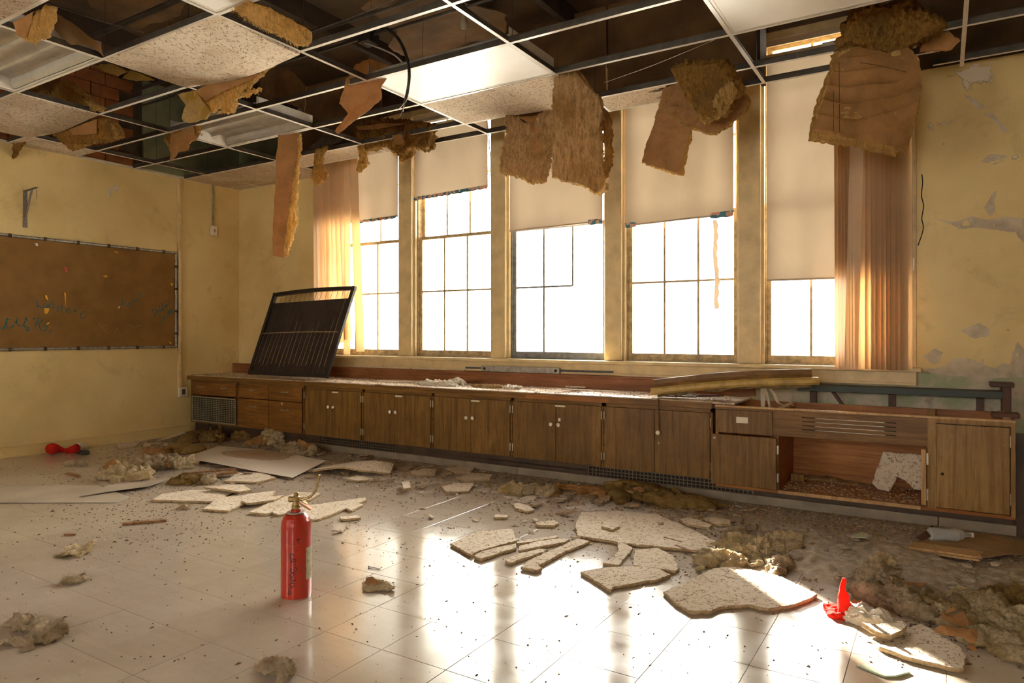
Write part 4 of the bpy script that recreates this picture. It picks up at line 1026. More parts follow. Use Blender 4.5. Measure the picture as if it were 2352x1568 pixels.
sub(body, pl, 'fibre_body', .085, 'fibre', t, h=.03, jag=.006, amp=.006, freq=7, bend=lambda u, v: crease(u, v)-.006, seed=4, rimn=.022, rings=4)
top = Z3([(1300,265),(1330,150),(1400,70),(1490,40),(1600,50),(1700,0),(1790,70),(1880,120),(1895,155),(1850,190),(1770,215),(1690,270),(1580,305),(1400,275)])
pl2 = Pl((-.42, 4.62, 3.2), (.1, -.9, -.35))
sub(top, pl2, 'folded_over_fibre', .16, 'fibre_dark', t, h=.02, jag=.02, amp=.05, freq=6, rimn=.04, rings=4, faceamp=.012, seed=6)
fibres(pts3(Z3([(1145,775),(1450,822),(1620,862),(1690,840)]), pl), None, 420, .022, 'fibre', t, seed=2); fibres(pts3(Z3([(1145,775),(1262,400),(1290,310)]), pl), None, 260, .02, 'fibre', t, seed=3)
fibres(pts3(top[8:11], pl2), None, 200, .05, 'fibre_dark', t, seed=4)
m = MB(); m.tube([pl.w(*pl.px(*q), .012) for q in Z3([(1300,355),(1303,750)])], .0016, 5); m.tube([pl.w(*pl.px(*q), .012) for q in Z3([(1268,520),(1268,752)])], .0016, 5); m.tube([pl.w(*pl.px(*q), .012) for q in Z3([(1420,358),(1540,378),(1680,412)])], .0014, 5)
part(m, 'pen_lines', M['voidm'], t)
pl = Pl((.02, 4.9, 3.1), (.1, -1, -.2)); o = plate('kraft_scrap', Z3([(1785,205),(1925,180),(1990,232),(1940,280),(1760,292)]), pl, .02, 'kraft_dry', None, h=.03, amp=.02, freq=8, jag=.008, rimn=.01)
tag(o, 'loose piece of brown facing in the grid right of the large orange batt', 'insulation')
# --- pair at the fourth window
pl = Pl((-1.75, 4.88, 2.6), (-.05, -1, -.1))
t = thing('insulation_batt', 'narrow brown papered batt hanging straight down at the fourth window', 'insulation', tuple(pl.w(0, .4)), group=GB)
A_ = Z3([(305,500),(395,470),(455,560),(462,700),(402,990),(180,918),(250,700)])
sub(A_, pl, 'kraft_facing', .0015, 'kraft_dry', t, h=.02, amp=.014, freq=7, jag=.004, seed=11)
sub(A_, pl, 'fibre_body', .05, 'fibre', t, h=.03, amp=.014, freq=7, bend=lambda u, v: -.004, jag=.007, rimn=.02, rings=3, seed=11)
fibres(pts3(Z3([(180,918),(402,990),(440,820)]), pl), None, 260, .02, 'fibre', t, seed=5)
pl = Pl((-1.6, 4.82, 2.75), (.15, -1, -.25))
t = thing('insulation_batt', 'crossways folded batt with papered side out at the fourth window', 'insulation', tuple(pl.w(0, .2)), group=GB)
C_ = Z3([(300,590),(400,500),(480,560),(540,640),(700,500),(795,572),(768,640),(600,760),(550,752),(430,700),(330,632)])
sub(C_, pl, 'kraft_facing', .0015, 'kraft_dry', t, h=.02, amp=.03, freq=6, jag=.004, seed=13)
sub(C_, pl, 'fibre_body', .05, 'fibre', t, h=.03, amp=.03, freq=6, bend=lambda u, v: -.004, jag=.008, rimn=.02, rings=3, seed=13)
fibres(pts3(Z3([(430,700),(600,760),(768,640),(795,572)]), pl), None, 300, .022, 'fibre', t, seed=6)
pl = Pl((-1.6, 4.70, 2.85), (-.35, -1, -.45))
t = thing('insulation_batt', 'thick dark-topped block of batt slumped over the grid bar at the fourth window', 'insulation', tuple(pl.w(0, .1)), group=GB)
B_ = Z3([(345,392),(470,368),(600,364),(650,400),(665,445),(715,520),(690,560),(640,640),(540,695),(470,590),(380,455)])
sub(B_, pl, 'fibre_body', .13, 'fibre_dark', t, h=.02, amp=.02, freq=6, jag=.008, rimn=.03, rings=5, faceamp=.008, seed=15)
L_ = Z3([(470,585),(560,560),(640,500),(700,470),(718,520),(690,565),(640,640),(540,698)])
sub(L_, pl, 'layered_edge', .03, 'fibre', t, h=.015, amp=.02, freq=6, jag=.01, rimn=.02, rings=3, faceamp=.012, bend=lambda u, v: .012, seed=16)
fibres(pts3(Z3([(380,455),(470,590),(540,695),(640,640),(718,520)]), pl), None, 500, .03, 'fibre', t, seed=7)
# --- centre batts
pl = Pl((-2.35, 4.42, 2.6), (.25, -1, -.12))
t = thing('insulation_batt', 'tall thick fibre batt hanging bare in the middle of the windows', 'insulation', tuple(pl.w(0, .4)), group=GB)
E_ = Z2([(1672,492),(1800,470),(1870,560),(1955,640),(1985,760),(1962,850),(1970,1060),(2000,1180),(1992,1262),(1950,1292),(1880,1240),(1650,1175),(1652,800),(1655,640)])
sub(E_, pl, 'fibre_body', .13, 'fibre_dusty', t, h=.018, amp=.012, freq=5, jag=.004, rimn=.018, rings=5, faceamp=.006, bend=lambda u, v: -.2*u*u+.004*sin(u*90+3*noise.noise(Vector((u*6, v*3, 1)))), seed=21)
fibres(pts3(Z2([(1650,640),(1650,1175),(1880,1240),(1950,1292),(1995,1240),(1970,1060),(1962,850)]), pl), None, 900, .025, 'fibre', t, seed=8)
sub(Z2([(1800,462),(1830,460),(1925,600),(1900,608),(1860,560)]), Pl((-2.3, 4.5, 2.9), (0, -1, 0)), 'kraft_edge', .004, 'kraft_dry', t, h=.02, seed=2)
pl = Pl((-2.1, 4.55, 2.6), (0, -1, 0))
o = plate('fibre_strip', Z2([(1978,720),(2020,770),(2040,900),(2042,1080),(2012,1172),(1980,1160),(2004,1000),(1992,860),(1975,790)]), pl, .03, 'fibre_dark', None, h=.015, jag=.012, amp=.02, freq=9, rimn=.02, faceamp=.008)
tag(o, 'thin dark ragged strip of fibre beside the tall thick batt', 'insulation')
pl = Pl((-3.2, 4.93, 2.7), (.1, -1, -.1))
t = thing('insulation_batt', 'dusty cracked batt with torn orange paper left of the tall thick one', 'insulation', tuple(pl.w(0, .3)), group=GB)
D_ = Z2([(1345,772),(1400,780),(1440,835),(1520,830),(1600,745),(1650,700),(1662,800),(1640,900),(1602,1120),(1585,1202),(1500,1212),(1440,1170),(1300,1138),(1330,960),(1350,880)])
sub(D_, pl, 'fibre_body', .07, 'fibre_dusty', t, h=.018, amp=.03, freq=6, jag=.01, rimn=.03, rings=4, faceamp=.016, seed=31)
fibres(pts3(Z2([(1300,1138),(1440,1170),(1500,1212),(1585,1202),(1640,900)]), pl), None, 500, .03, 'fibre', t, seed=9)
pl = Pl((-3.2, 4.86, 2.7), (.3, -1, -.2))
for k, q in enumerate(([(1430,782),(1560,765),(1640,705),(1645,760),(1590,850),(1550,912),(1508,870),(1500,825)], [(1492,985),(1550,920),(1602,952),(1592,1015),(1540,1018)])):
    o = sub(Z2(q), pl, 'torn_paper', .002, 'kraft', t, h=.015, amp=.03, freq=9, jag=.004, seed=40+k); o['label'] = 'torn flap of orange paper'
# --- crumpled fibre over the window bar
pl = Pl((-4.0, 4.97, 3.0), (0, -1, -.1))
t = thing('crumpled_insulation', 'crumpled ragged fibre with orange paper bits draped over the window-side grid bar', 'insulation', tuple(pl.w(0, 0)), group=GB)
sub(Z2([(340,860),(420,835),(520,800),(690,815),(780,822),(862,835),(835,920),(822,990),(700,980),(680,1040),(640,1082),(600,1010),(545,960),(430,1000),(350,950)]), pl, 'fibre_body', .09, 'fibre_dark', t, h=.016, amp=.05, freq=8, jag=.022, rimn=.03, rings=4, faceamp=.02, seed=51)
sub(Z2([(350,925),(402,950),(400,1020),(416,1090),(370,1146),(345,1130),(362,1060)]), pl, 'dangling_tuft', .03, 'fibre', t, h=.013, amp=.03, freq=10, jag=.014, rimn=.02, faceamp=.012, seed=52)
sub(Z2([(580,905),(640,890),(670,930),(660,965),(600,960)]), Pl((-4, 4.90, 3), (.2, -1, -.3)), 'torn_paper', .002, 'kraft', t, h=.015, amp=.02, freq=12, seed=53)
sub(Z2([(340,843),(560,820),(655,826),(500,858),(360,868)]), Pl((-4, 4.93, 3), (0, -1, -.2)), 'board_edge', .012, 'kraft_dry', t, h=.03, seed=54)
fibres(pts3(Z2([(345,1130),(430,1000),(545,960),(640,1082),(700,980),(822,990),(862,835)]), pl), None, 900, .04, 'fibre', t, seed=10)
pl = Pl((-5.2, 4.9, 2.9), (0, -1, 0))
o = plate('fibre_tuft', Z2([(65,1000),(140,978),(110,1040),(100,1100),(142,1165),(78,1236),(40,1190),(62,1080)]), pl, .04, 'fibre', None, h=.012, jag=.014, amp=.03, freq=10, rimn=.02, faceamp=.012, seed=61)
tag(o, 'golden tuft of fibre dangling between the paper strip and the draped fibre', 'insulation')
o = plate('black_paper', Z2([(18,992),(130,902),(220,890),(250,940),(220,955),(90,985)]), Pl((-5.2, 4.9, 3), (.2, -1, -.6)), .003, 'blk', None, h=.02, amp=.02, freq=6, jag=.004); tag(o, 'curled black paper on the grid above the golden tuft', 'paper')
# --- long hanging paper strip
pl = Pl((-4.95, 4.38, 2.5), (.25, -1, 0))
t = thing('paper_strip', 'long orange-brown paper strip with ragged fibre edge hanging before the corner', 'insulation', tuple(pl.w(0, .5)), group=GB)
sub([(640,308),(686,304),(684,352),(676,420),(666,480),(660,520),(655,591),(626,588),(627,500),(632,420),(636,350)], pl, 'kraft_facing', .002, 'kraft', t, h=.016, amp=.02, freq=4, jag=.003, seed=71)
sub([(684,306),(690,308),(684,380),(679,430),(682,455),(672,480),(682,515),(666,530),(669,548),(658,585),(652,588),(660,520),(668,470),(676,400),(681,350)], pl, 'fibre_edge', .03, 'fibre', t, h=.012, amp=.02, freq=9, jag=.012, rimn=.015, faceamp=.008, seed=72)
fibres([pl.w(*pl.px(*q)) for q in [(688,308),(682,455),(682,515),(669,548),(656,588)]], None, 500, .03, 'fibre', t, seed=11)
# --- left part of the ceiling
def scrapb(label, y, n, layers, at, fb=None, name='insulation_scrap'):
    pl = Pl((0, y, 3.0), n); p0 = pl.w(*pl.px(*Z1([at])[0])); t = thing(name, label, 'insulation', tuple(p0), group=GB)
    for k, (nm, pts, mat, th, amp, off) in enumerate(layers):
        sub(Z1(pts), pl, nm, th, mat, t, h=.016, amp=amp, freq=7, jag=.010 if 'fib' in mat else .003, rimn=.02 if 'fib' in mat else 0, faceamp=.01 if 'fib' in mat else 0, bend=lambda u, v, o=off: o, seed=80+k+int(at[0]))
    if fb: fibres(pts3(Z1(fb), pl), None, 300, .03, 'fibre', t, seed=int(at[0]))
    return t
scrapb('torn batt with brown paper and ragged fibre under the corner of the large bowed tile', 3.13, (0, -1, -.35), [
  ('kraft_facing', [(1308,608),(1450,540),(1600,480),(1800,420),(1700,525),(1500,610),(1330,705)], 'kraft', .002, .01, .02),
  ('fibre_body', [(1322,700),(1500,600),(1700,520),(1802,428),(1650,570),(1580,635),(1722,598),(1600,640),(1545,655),(1530,752),(1485,748),(1460,700),(1400,742)], 'fibre', .05, .02, 0)], (1450, 640), [(1330,705),(1400,742),(1485,748),(1545,655),(1722,598)])
scrapb('orange paper flap with dark fibre hanging beside the open light fitting', 3.722, (.0, -1, 0), [
  ('fibre_body', [(1098,922),(1150,832),(1300,828),(1312,850),(1290,900),(1200,960),(1130,965)], 'fibre_dark', .05, .03, -.01),
  ('kraft_facing', [(1160,905),(1230,870),(1300,848),(1338,932),(1275,960),(1272,1002),(1200,1020),(1152,1082),(1145,1000)], 'kraft', .003, .03, .02)], (1200, 900), [(1098,922),(1130,965),(1150,1000)])
scrapb('brown batt with frayed right end hanging below the sagging tile', 3.13, (0, -1, -.2), [
  ('fibre_body', [(340,892),(480,850),(660,792),(740,820),(782,912),(700,942),(600,950),(520,978),(460,992),(420,950)], 'fibre_dark', .06, .03, 0),
  ('kraft_facing', [(478,862),(665,798),(668,892),(500,902)], 'kraft_dry', .003, .01, .025)], (560, 880), [(420,950),(520,978),(600,950),(782,912),(740,820)])
scrapb('small dark fibre scrap hanging at the left wall', 3.15, (0, -1, 0), [('fibre_body', [(45,1030),(130,918),(168,918),(120,1000),(78,1056)], 'fibre_dark', .03, .02, 0)], (100, 980), [(78,1056),(45,1030)])
scrapb('amber batt lying above the grid in front of the clay bricks', 3.06, (0, -1, -.6), [('fibre_body', [(250,625),(400,548),(460,580),(600,700),(672,742),(560,730),(380,668)], 'fibre', .07, .04, 0), ('dark_end', [(180,630),(300,560),(395,552),(330,640),(300,650)], 'fibre_dark', .06, .03, .0)], (450, 650), [(250,625),(400,548),(600,700)])
scrapb('brown paper and pale fibre tuft hanging over the open light at the top left', 1.93, (0, -1, -.2), [
  ('kraft_facing', [(100,150),(245,78),(200,200),(178,262),(118,232)], 'kraft', .003, .01, .01),
  ('fibre_body', [(235,70),(312,38),(302,200),(270,242),(245,225),(200,266),(172,250),(200,150)], 'fibre', .05, .02, 0)], (220, 150), [(172,250),(200,266),(302,200),(312,38)])
scrapb('long roll of fibre lying above the bar at the top of the large bowed tile', 2.46, (0, -1, -.4), [('fibre_body', [(1545,55),(1640,25),(1800,90),(2035,225),(2022,292),(1985,290),(1750,185)], 'fibre', .07, .03, 0)], (1800, 150), [(1545,55),(1750,185),(1985,290),(2035,225)])
M['shardback'] = tile_mat('brown_tile_back', .5, .40)
def sheet(name, label, cat, poly, pl, th, mat, **k):
    o = plate(name, poly, pl, th, mat, None, **k); return tag(o, label, cat)
sheet('tile_shard', 'hanging brown shard of broken ceiling tile beside the torn batt', 'ceiling tile', Z1([(1188,628),(1300,600),(1405,740),(1372,792),(1242,822),(1212,790),(1240,700)]), Pl((0, 3.114, 3.03), (0, -1, -.1)), .015, 'shardback', h=.03, jag=.008, amp=.01)
sheet('tile_shard', 'brown broken tile shard above the near edge of the large bowed tile', 'ceiling tile', crop(0, 0, .21044, [(1030,720),(1200,690),(1390,790),(1290,830),(1150,790)]), Pl((0, 2.75, 3.2), (0, -1, -.8)), .012, 'shardback', h=.03, jag=.01, amp=.01)
sheet('tile_shard', 'second brown tile shard above the bowed tile, right of the first', 'ceiling tile', crop(0, 0, .21044, [(1330,855),(1420,770),(1560,820),(1680,880),(1500,890)]), Pl((0, 2.9, 3.2), (0, -1, -.8)), .012, 'shardback', h=.03, jag=.01, amp=.01)
sheet('brown_sheet', 'brown paper sheet over the open light fitting at the top left', 'paper', Z1([(312,55),(500,160),(660,290),(690,375),(600,300),(480,290),(290,210)]), Pl((0, 2.15, 3.15), (0, -1, -1.4)), .004, 'oldboard', h=.03, jag=.008, amp=.02)
sheet('brown_sheet', 'dark torn brown sheet above the grid left of the paper drape', 'paper', Z1([(1700,480),(1900,440),(1960,500),(2052,582),(2040,640),(2042,742),(1950,700),(1850,680),(1730,640)]), Pl((0, 4.05, 3.2), (0, -1, -.4)), .006, 'oldboard', h=.03, jag=.014, amp=.06, freq=4)
sheet('paper_drape', 'tall brown stained paper sheet draped through the grid beside the glowing light', 'paper', Z2([(222,680),(270,520),(335,430),(430,388),(560,425),(602,442),(505,560),(502,650),(440,720),(380,765),(330,820),(262,882),(228,895),(205,880),(282,752),(240,705)]), Pl((0, 4.45, 3.2), (.2, -1, .1)), .004, 'kraft_dry', h=.025, jag=.01, amp=.06, freq=3)
sheet('fibreboard', 'large stained tan fibreboard hanging slack above the black cable', 'board', Z2([(370,60),(560,170),(620,200),(560,290),(700,412),(1000,350),(1340,250),(1345,120),(1050,30),(1000,-40),(500,-40)]), Pl((0, 0, 3.80), (0, 0, -1), (0, 1, 0)), .012, 'oldboard', h=.08, jag=.02, amp=.05, freq=1.5)
sheet('fibreboard', 'dark tan fibreboard above the large bowed tile', 'board', Z1([(560,-60),(1300,-80),(1150,120),(900,200),(600,60)]), Pl((0, 0, 3.85), (0, 0, -1), (0, 1, 0)), .012, 'oldboard', h=.1, jag=.02, amp=.05, freq=1.5)
# --- boards closing the window heads above the grid
for k, (a, b, lab) in enumerate(((-2.42, -1.165, 'brown board wall above the grid at the fourth window'), (-3.40, -2.44, 'brown board wall above the grid at the third window'), (-6.2, -5.0, 'brown board wall above the grid at the first window'))):
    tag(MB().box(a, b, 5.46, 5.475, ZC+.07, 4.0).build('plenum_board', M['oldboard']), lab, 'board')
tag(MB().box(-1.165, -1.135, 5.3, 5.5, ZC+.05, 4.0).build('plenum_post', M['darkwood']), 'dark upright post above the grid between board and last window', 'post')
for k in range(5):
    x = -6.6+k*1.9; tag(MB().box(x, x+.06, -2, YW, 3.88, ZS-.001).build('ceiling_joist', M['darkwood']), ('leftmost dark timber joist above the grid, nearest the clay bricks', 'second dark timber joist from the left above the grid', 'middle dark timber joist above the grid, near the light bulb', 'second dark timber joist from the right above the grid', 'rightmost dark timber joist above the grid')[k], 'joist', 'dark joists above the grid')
# pipes, junction box, cable, bulb
M['pipe'] = simple('dark_steel_conduit', (.10, .085, .07), .4, .6, var=.4)
c0 = atZ(846, 84, 3.27)
def xpipe(name, px, z, r, x0, x1, lab):
    p = atZ(*px, z); m = MB(); m.tube([(x0, p.y, z), (x1, p.y, z)], r, 8); tag(m.build(name, M['pipe'], None, 50), lab, 'pipe')
xpipe('conduit_pipe', (846, 84), 3.27, .010, -6.2, -1.2, 'thin dark conduit running through the black junction box above the grid')
xpipe('steel_pipe', (280, 55), 3.62, .022, -7.4, .5, 'thick dark pipe crossing above the open cell beside the large bowed tile')
xpipe('steel_pipe', (760, 60), 3.80, .018, -7.4, 1.5, 'dark pipe high above the grid, farther than the junction box')
t = thing('junction_box', 'black junction box with a speckled cover on the conduit above the grid', 'junction box', tuple(c0))
part(MB().box(c0.x-.055, c0.x+.055, c0.y-.05, c0.y+.05, c0.z-.05, c0.z+.04, .004), 'box', M['blk'], t)
part(MB().box(c0.x-.05, c0.x+.05, c0.y-.048, c0.y+.048, c0.z-.053, c0.z-.049), 'cover', M['bracket'], t)
def smooth_pts(P, k=8):
    out = []
    for i in range(len(P)-1):
        p0, p1, p2, p3 = P[max(0, i-1)], P[i], P[i+1], P[min(len(P)-1, i+2)]
        for j in range(k): q = j/k; out.append(.5*((2*p1)+(p2-p0)*q+(2*p0-5*p1+4*p2-p3)*q*q+(3*p1-p0-3*p2+p3)*q**3))
    out.append(P[-1]); return out
M['cable'] = simple('black_flexible_cable', (.045, .038, .034), .35, .3, var=.3)
P = smooth_pts([c0+Vector((.06, 0, .01)), atY(885, 66, c0.y-.02), atY(914, 88, c0.y-.12), atY(934, 130, c0.y-.22), atY(940, 170, c0.y-.28), atY(936, 210, c0.y-.28), atY(929, 236, c0.y-.28)], 26)
t = thing('flexible_cable', 'black ribbed cable curving down from the junction box before the glowing light', 'cable', tuple(P[0]))
part(MB().tube(P, [.0105 if i % 3 else .0088 for i in range(len(P))], 10), 'sheath', M['cable'], t, smooth=60)
for k, (dx, dz, cm) in enumerate(((-.075, -.035, 'tee'), (-.05, -.075, 'redwood'), (-.02, -.05, 'tee'))):
    e = P[-1]; part(MB().tube(smooth_pts([e, e+Vector((dx*.35, 0, dz*.6)), e+Vector((dx, .01, dz))], 5), .0022, 6), 'wire', M[cm], t)
P = smooth_pts([c0+Vector((-.01, -.02, -.05)), atY(875, 112, c0.y+.05), atY(905, 126, c0.y+.1), atY(924, 143, c0.y+.12)], 24)
tag(MB().tube(P, [.007 if i % 3 else .0055 for i in range(len(P))], 8).build('flexible_cable', M['steel'], None, 60), 'short ribbed grey cable leading right from the junction box', 'cable')
bp = ray(1065, 50); bp = bp*((3.36-EYE)/bp.z)+Vector((0, 0, EYE))
t = thing('light_bulb', 'bare frosted light bulb hanging in the dark space above the grid', 'bulb', tuple(bp))
m = MB().lathe([(.002, -.048), (.018, -.044), (.028, -.030), (.031, -.014), (.028, .004), (.020, .024), (.015, .042), (.014, .050)], 20, tuple(bp)); part(m, 'glass', M['knob'], t, smooth=True)
part(MB().lathe([(.014, .050), (.014, .072), (.009, .078)], 12, tuple(bp)), 'cap', M['steel'], t, smooth=50)
part(MB().lathe([(.019, .066), (.021, .10), (.012, .12)], 12, tuple(bp)), 'socket', M['blk'], t, smooth=50)
part(MB().tube([bp+Vector((0, 0, .12)), bp+Vector((0, 0, ZS-bp.z))], .003, 6), 'cord', M['blk'], t)
# hanger wires of the grid
for i in range(-3, 4):
    for j in range(-1, 5):
        a = Vector((gx(i)+.02, gy(j), ZC+.04)); part(MB().tube([a, a+Vector((random.uniform(-.02, .02), random.uniform(-.02, .02), .45)), a+Vector((random.uniform(-.03, .03), 0, ZS-ZC-.04))], .0018, 4), 'hanger_wire', M['pipe'], gridt)
def wire(lab, a, b, r=.0018, mat='tee'):
    tag(MB().tube(smooth_pts([a, a.lerp(b, .5)+Vector((0, 0, -.01)), b], 6), r, 5).build('loose_wire', M[mat]), lab, 'wire')
wire('thin pale loose wire slanting up above the window-side bars', atZ(1388, 190, 3.06), atZ(1640, 92, 3.06))
wire('thin pale loose wire crossing the open cell above the large bowed tile', atZ(108, 8, 3.3), atZ(330, 75, 3.3), .0022, 'steel')
wire('thin loose wire running up past the junction box', atZ(700, 78, 3.5), atZ(905, 0, 3.5), .002, 'steel')
# hanging curl of white sash cord at the second mullion
P = [atY(x, y, 5.55) for x, y in ((1118, 275), (1122, 300), (1124, 335), (1127, 362), (1128, 420))]
part(MB().tube(smooth_pts([Vector((-3.79, 5.70, 3.34))]+P), .005, 6), 'pull_cord', M['shade'], SH2)
# ================================================================ fire extinguisher
M['red'] = None
def red_mat():
    m, t, p, o = nodemat('chipped_red_enamel'); v = coord(t, obj=True)
    n = nz(t, v, 14, 6, .7, .8)
    c = ramp(t, nz(t, v, 5, 4), [(.3, (.34, .014, .007)), (.7, (.50, .026, .010))])
    c = mix(t, ramp(t, n, [(.60, 0.0), (.68, .7)]), c, (.36, .15, .085))
    sep = N(t, 'ShaderNodeSeparateXYZ'); t.links.new(v, sep.inputs[0])
    lo = mth(t, 'ADD', mth(t, 'MULTIPLY', mth(t, 'SUBTRACT', .010, sep.outputs['Z']), 40), mth(t, 'SUBTRACT', n, .45))
    c = mix(t, ramp(t, lo, [(.1, 0.0), (.3, .85)]), c, (.33, .24, .17))
    setc(t, p, c); p.inputs['Roughness'].default_value = .33; p.inputs['Specular IOR Level'].default_value = .5; p.inputs['Coat Weight'].default_value = .25
    bump(t, p, n, .05, .002); return m
M['red'] = red_mat()
M['brass'] = simple('tarnished_brass', (.50, .36, .16), .38, .85, var=.5, vs=60)
M['copper'] = simple('worn_copper_lever', (.60, .30, .17), .4, .6, var=.4, vs=60)
M['ink'] = simple('black_marker', (.02, .015, .012), .7)
EX = atZ(680, 1381, 0); dv = Vector((EX.x, EX.y, 0)).normalized(); R = .0665; EC = EX+dv*R*.98; EC.z = 0
t = thing('fire_extinguisher', 'red fire extinguisher with brass valve and handwriting standing on the floor', 'fire extinguisher', tuple(EC))
prof = [(.058, 0), (.064, .003), (.066, .010), (R, .02), (R, .318), (.0655, .330), (.0625, .346), (.056, .361), (.045, .373), (.034, .379), (.0225, .382), (.0215, .396), (.019, .398)]
part(MB().lathe([(R*.97, 0), (R*.97, .004)]+prof[1:], 64, tuple(EC)), 'cylinder', M['red'], t, smooth=40)
part(MB().lathe([(.022, .3815), (.040, .3795), (.0415, .382), (.040, .385), (.022, .3855)], 32, tuple(EC)), 'collar', M['steel'], t, smooth=40)
part(MB().lathe([(.0165, .396), (.0165, .404), (.0195, .406), (.0195, .413), (.016, .416), (.015, .432), (.017, .436), (.017, .452), (.011, .456), (.011, .470), (.008, .474)], 20, tuple(EC)), 'valve', M['brass'], t, smooth=40)
rt = Vector((cT, sT, 0)); fw = Vector((-sT, cT, 0)); vz = Vector((0, 0, .441))
part(MB().tube([EC+vz-rt*.034, EC+vz-rt*.030, EC+vz-rt*.008], [.011, .0135, .012], 14), 'valve_wheel', M['brass'], t, smooth=40)
A = EC+Vector((0, 0, .444))
hp = [A+rt*.012, A+rt*.024-Vector((0, 0, .002)), A+rt*.045+Vector((0, 0, .0)), A+rt*.068+Vector((0, 0, .012)), A+rt*.088+Vector((0, 0, .036)), A+rt*.097+Vector((0, 0, .066)), A+rt*.108+Vector((0, 0, .108))]
part(MB().tube(smooth_pts(hp), [.0058]*len(smooth_pts(hp)), 10), 'discharge_tube', M['brass'], t, smooth=60)
L0 = A+rt*.012-Vector((0, 0, .014)); L1 = A+rt*.070-Vector((0, 0, .048))
part(MB().bar(L0, L1, .022, .009, (.3, 0, 1)), 'lever', M['copper'], t); part(MB().bar(L0+Vector((0, 0, .012)), L0+rt*.040+Vector((0, 0, -.010)), .016, .004, (.3, 0, 1)), 'trigger', M['brass'], t)
def oncyl(x, y, r=R+.0006):
    d = ray(x, y); ox, oy = -EC.x, -EC.y; a = d.x**2+d.y**2; b = 2*(ox*d.x+oy*d.y); c = ox*ox+oy*oy-r*r; D = b*b-4*a*c
    if D < 0: D = 0
    k = (-b-math.sqrt(D))/(2*a); p = d*k; return Vector((p.x, p.y, p.z+EYE))
def cylstroke(L, wd):
    pts = [oncyl(620+.1977*a, 1090+.1977*b) for a, b in L]; m = MB(); sm = smooth_pts(pts, 5); V = []; Fc = []
    for i, p in enumerate(sm):
        n_ = Vector((p.x-EC.x, p.y-EC.y, 0)).normalized(); d = (sm[min(i+1, len(sm)-1)]-sm[max(0, i-1)]).normalized(); s_ = n_.cross(d)*wd
        V += [p+s_, p-s_]
    for i in range(len(sm)-1): Fc.append((2*i, 2*i+1, 2*i+3, 2*i+2))
    return V, Fc
m = MB()
for L in ([(295,938),(262,925),(235,920),(240,985)], [(258,985),(285,975),(300,990),(280,1010),(255,1005),(245,985),(250,1030)], [(300,1020),(232,1062)], [(235,1028),(298,1048)], [(232,1085),(300,1078),(318,1100)],
          [(310,1108),(245,1100),(235,1120),(270,1135),(290,1125)], [(285,1140),(262,1145),(232,1160),(240,1180),(265,1175),(285,1150)], [(270,1200),(238,1195),(245,1215),(285,1230),(300,1215)], [(305,1225),(215,1235)], [(262,1220),(262,1250)],
          [(285,1262),(240,1262),(225,1285),(262,1300),(285,1285)], [(262,1310),(215,1320)], [(222,1330),(212,1380),(240,1385),(240,1345)], [(320,740),(330,795)], [(305,760),(350,745)], [(325,875),(318,885)]):
    m.add(*cylstroke(L, .0017))
part(m, 'handwriting', M['ink'], t)['label'] = 'black handwritten word "Lexington" running down the side'
V = []; Fc = []; a0 = oncyl(703, 1300); a1 = oncyl(713.2, 1300); an0 = math.atan2(a0.y-EC.y, a0.x-EC.x); an1 = an0+.95
z0, z1 = oncyl(702, 1332).z, oncyl(702, 1258).z; K = 14
for i in range(K+1):
    a = an0+(an1-an0)*i/K; 
    for z in (z0, z1): V.append((EC.x+(R+.0007)*cos(a), EC.y+(R+.0007)*sin(a), z+(.004 if (i in (0, K) and z == z0) else (-.004 if i in (0, K) else 0))))
for i in range(K): Fc.append((2*i, 2*i+2, 2*i+3, 2*i+1))
lm_ = simple('worn_paper_label', (.52, .45, .30), .6, var=.5, vs=60, obj=False)
part(MB().add(V, Fc), 'paper_label', lm_, t, smooth=True)
# ================================================================ debris on the floor
C1 = lambda p: crop(0, 960, .38784, p); C3 = lambda p: crop(1000, 1050, .34014, p); C4 = lambda p: crop(1552, 1050, .34014, p)
K3 = lambda p: crop(420, 820, .34014, p); K4 = lambda p: crop(1150, 820, .34014, p); K5 = lambda p: crop(1600, 820, .31973, p)
G2 = lambda p: crop(1850, 1280, .21344, p); G3 = lambda p: crop(100, 970, .28061, p); G4 = lambda p: crop(1500, 1150, .36224, p)
M['frag'] = tile_mat('fallen_tile_face', .2); M['fragedge'] = simple('crumbly_tile_core', (.50, .36, .20), .95, var=.45, vs=60, bs=.8, bscale=120)
def fragment(label, poly, th=.016, z=.001, bend=None, jag=.006, h=.022, mat='frag', tilt=(0, 0), amp=.0015, name='tile_fragment', cat='tile fragment', group='broken ceiling tile lying on the floor'):
    n = Vector((tilt[0], tilt[1], 1))
    P = [atZ(x, y, z+th) for x, y in poly]; c = sum(P, Vector())/len(P)
    pl = Pl((c.x, c.y, z+th+(0 if tilt == (0, 0) else .0)), n, (0, 1, 0))
    o = plate(name, poly, pl, th, mat, None, h=h, jag=jag, amp=amp, freq=6, bend=bend, rimn=.005 if th > .008 else 0, seed=int(c.x*100) % 97, faceamp=.0006)
    if mat == 'frag':      # the broken rim shows the rough core
        o.data.materials.append(M['fragedge'])
        for p in o.data.polygons:
            if abs(p.normal.dot(n.normalized())) < .65: p.material_index = 1
    # stand on the floor
    lo = min(v.co.z for v in o.data.vertices); 
    if lo < z: o.data.transform(Matrix.Translation((0, 0, z-lo)))
    return tag(o, label, cat, group)
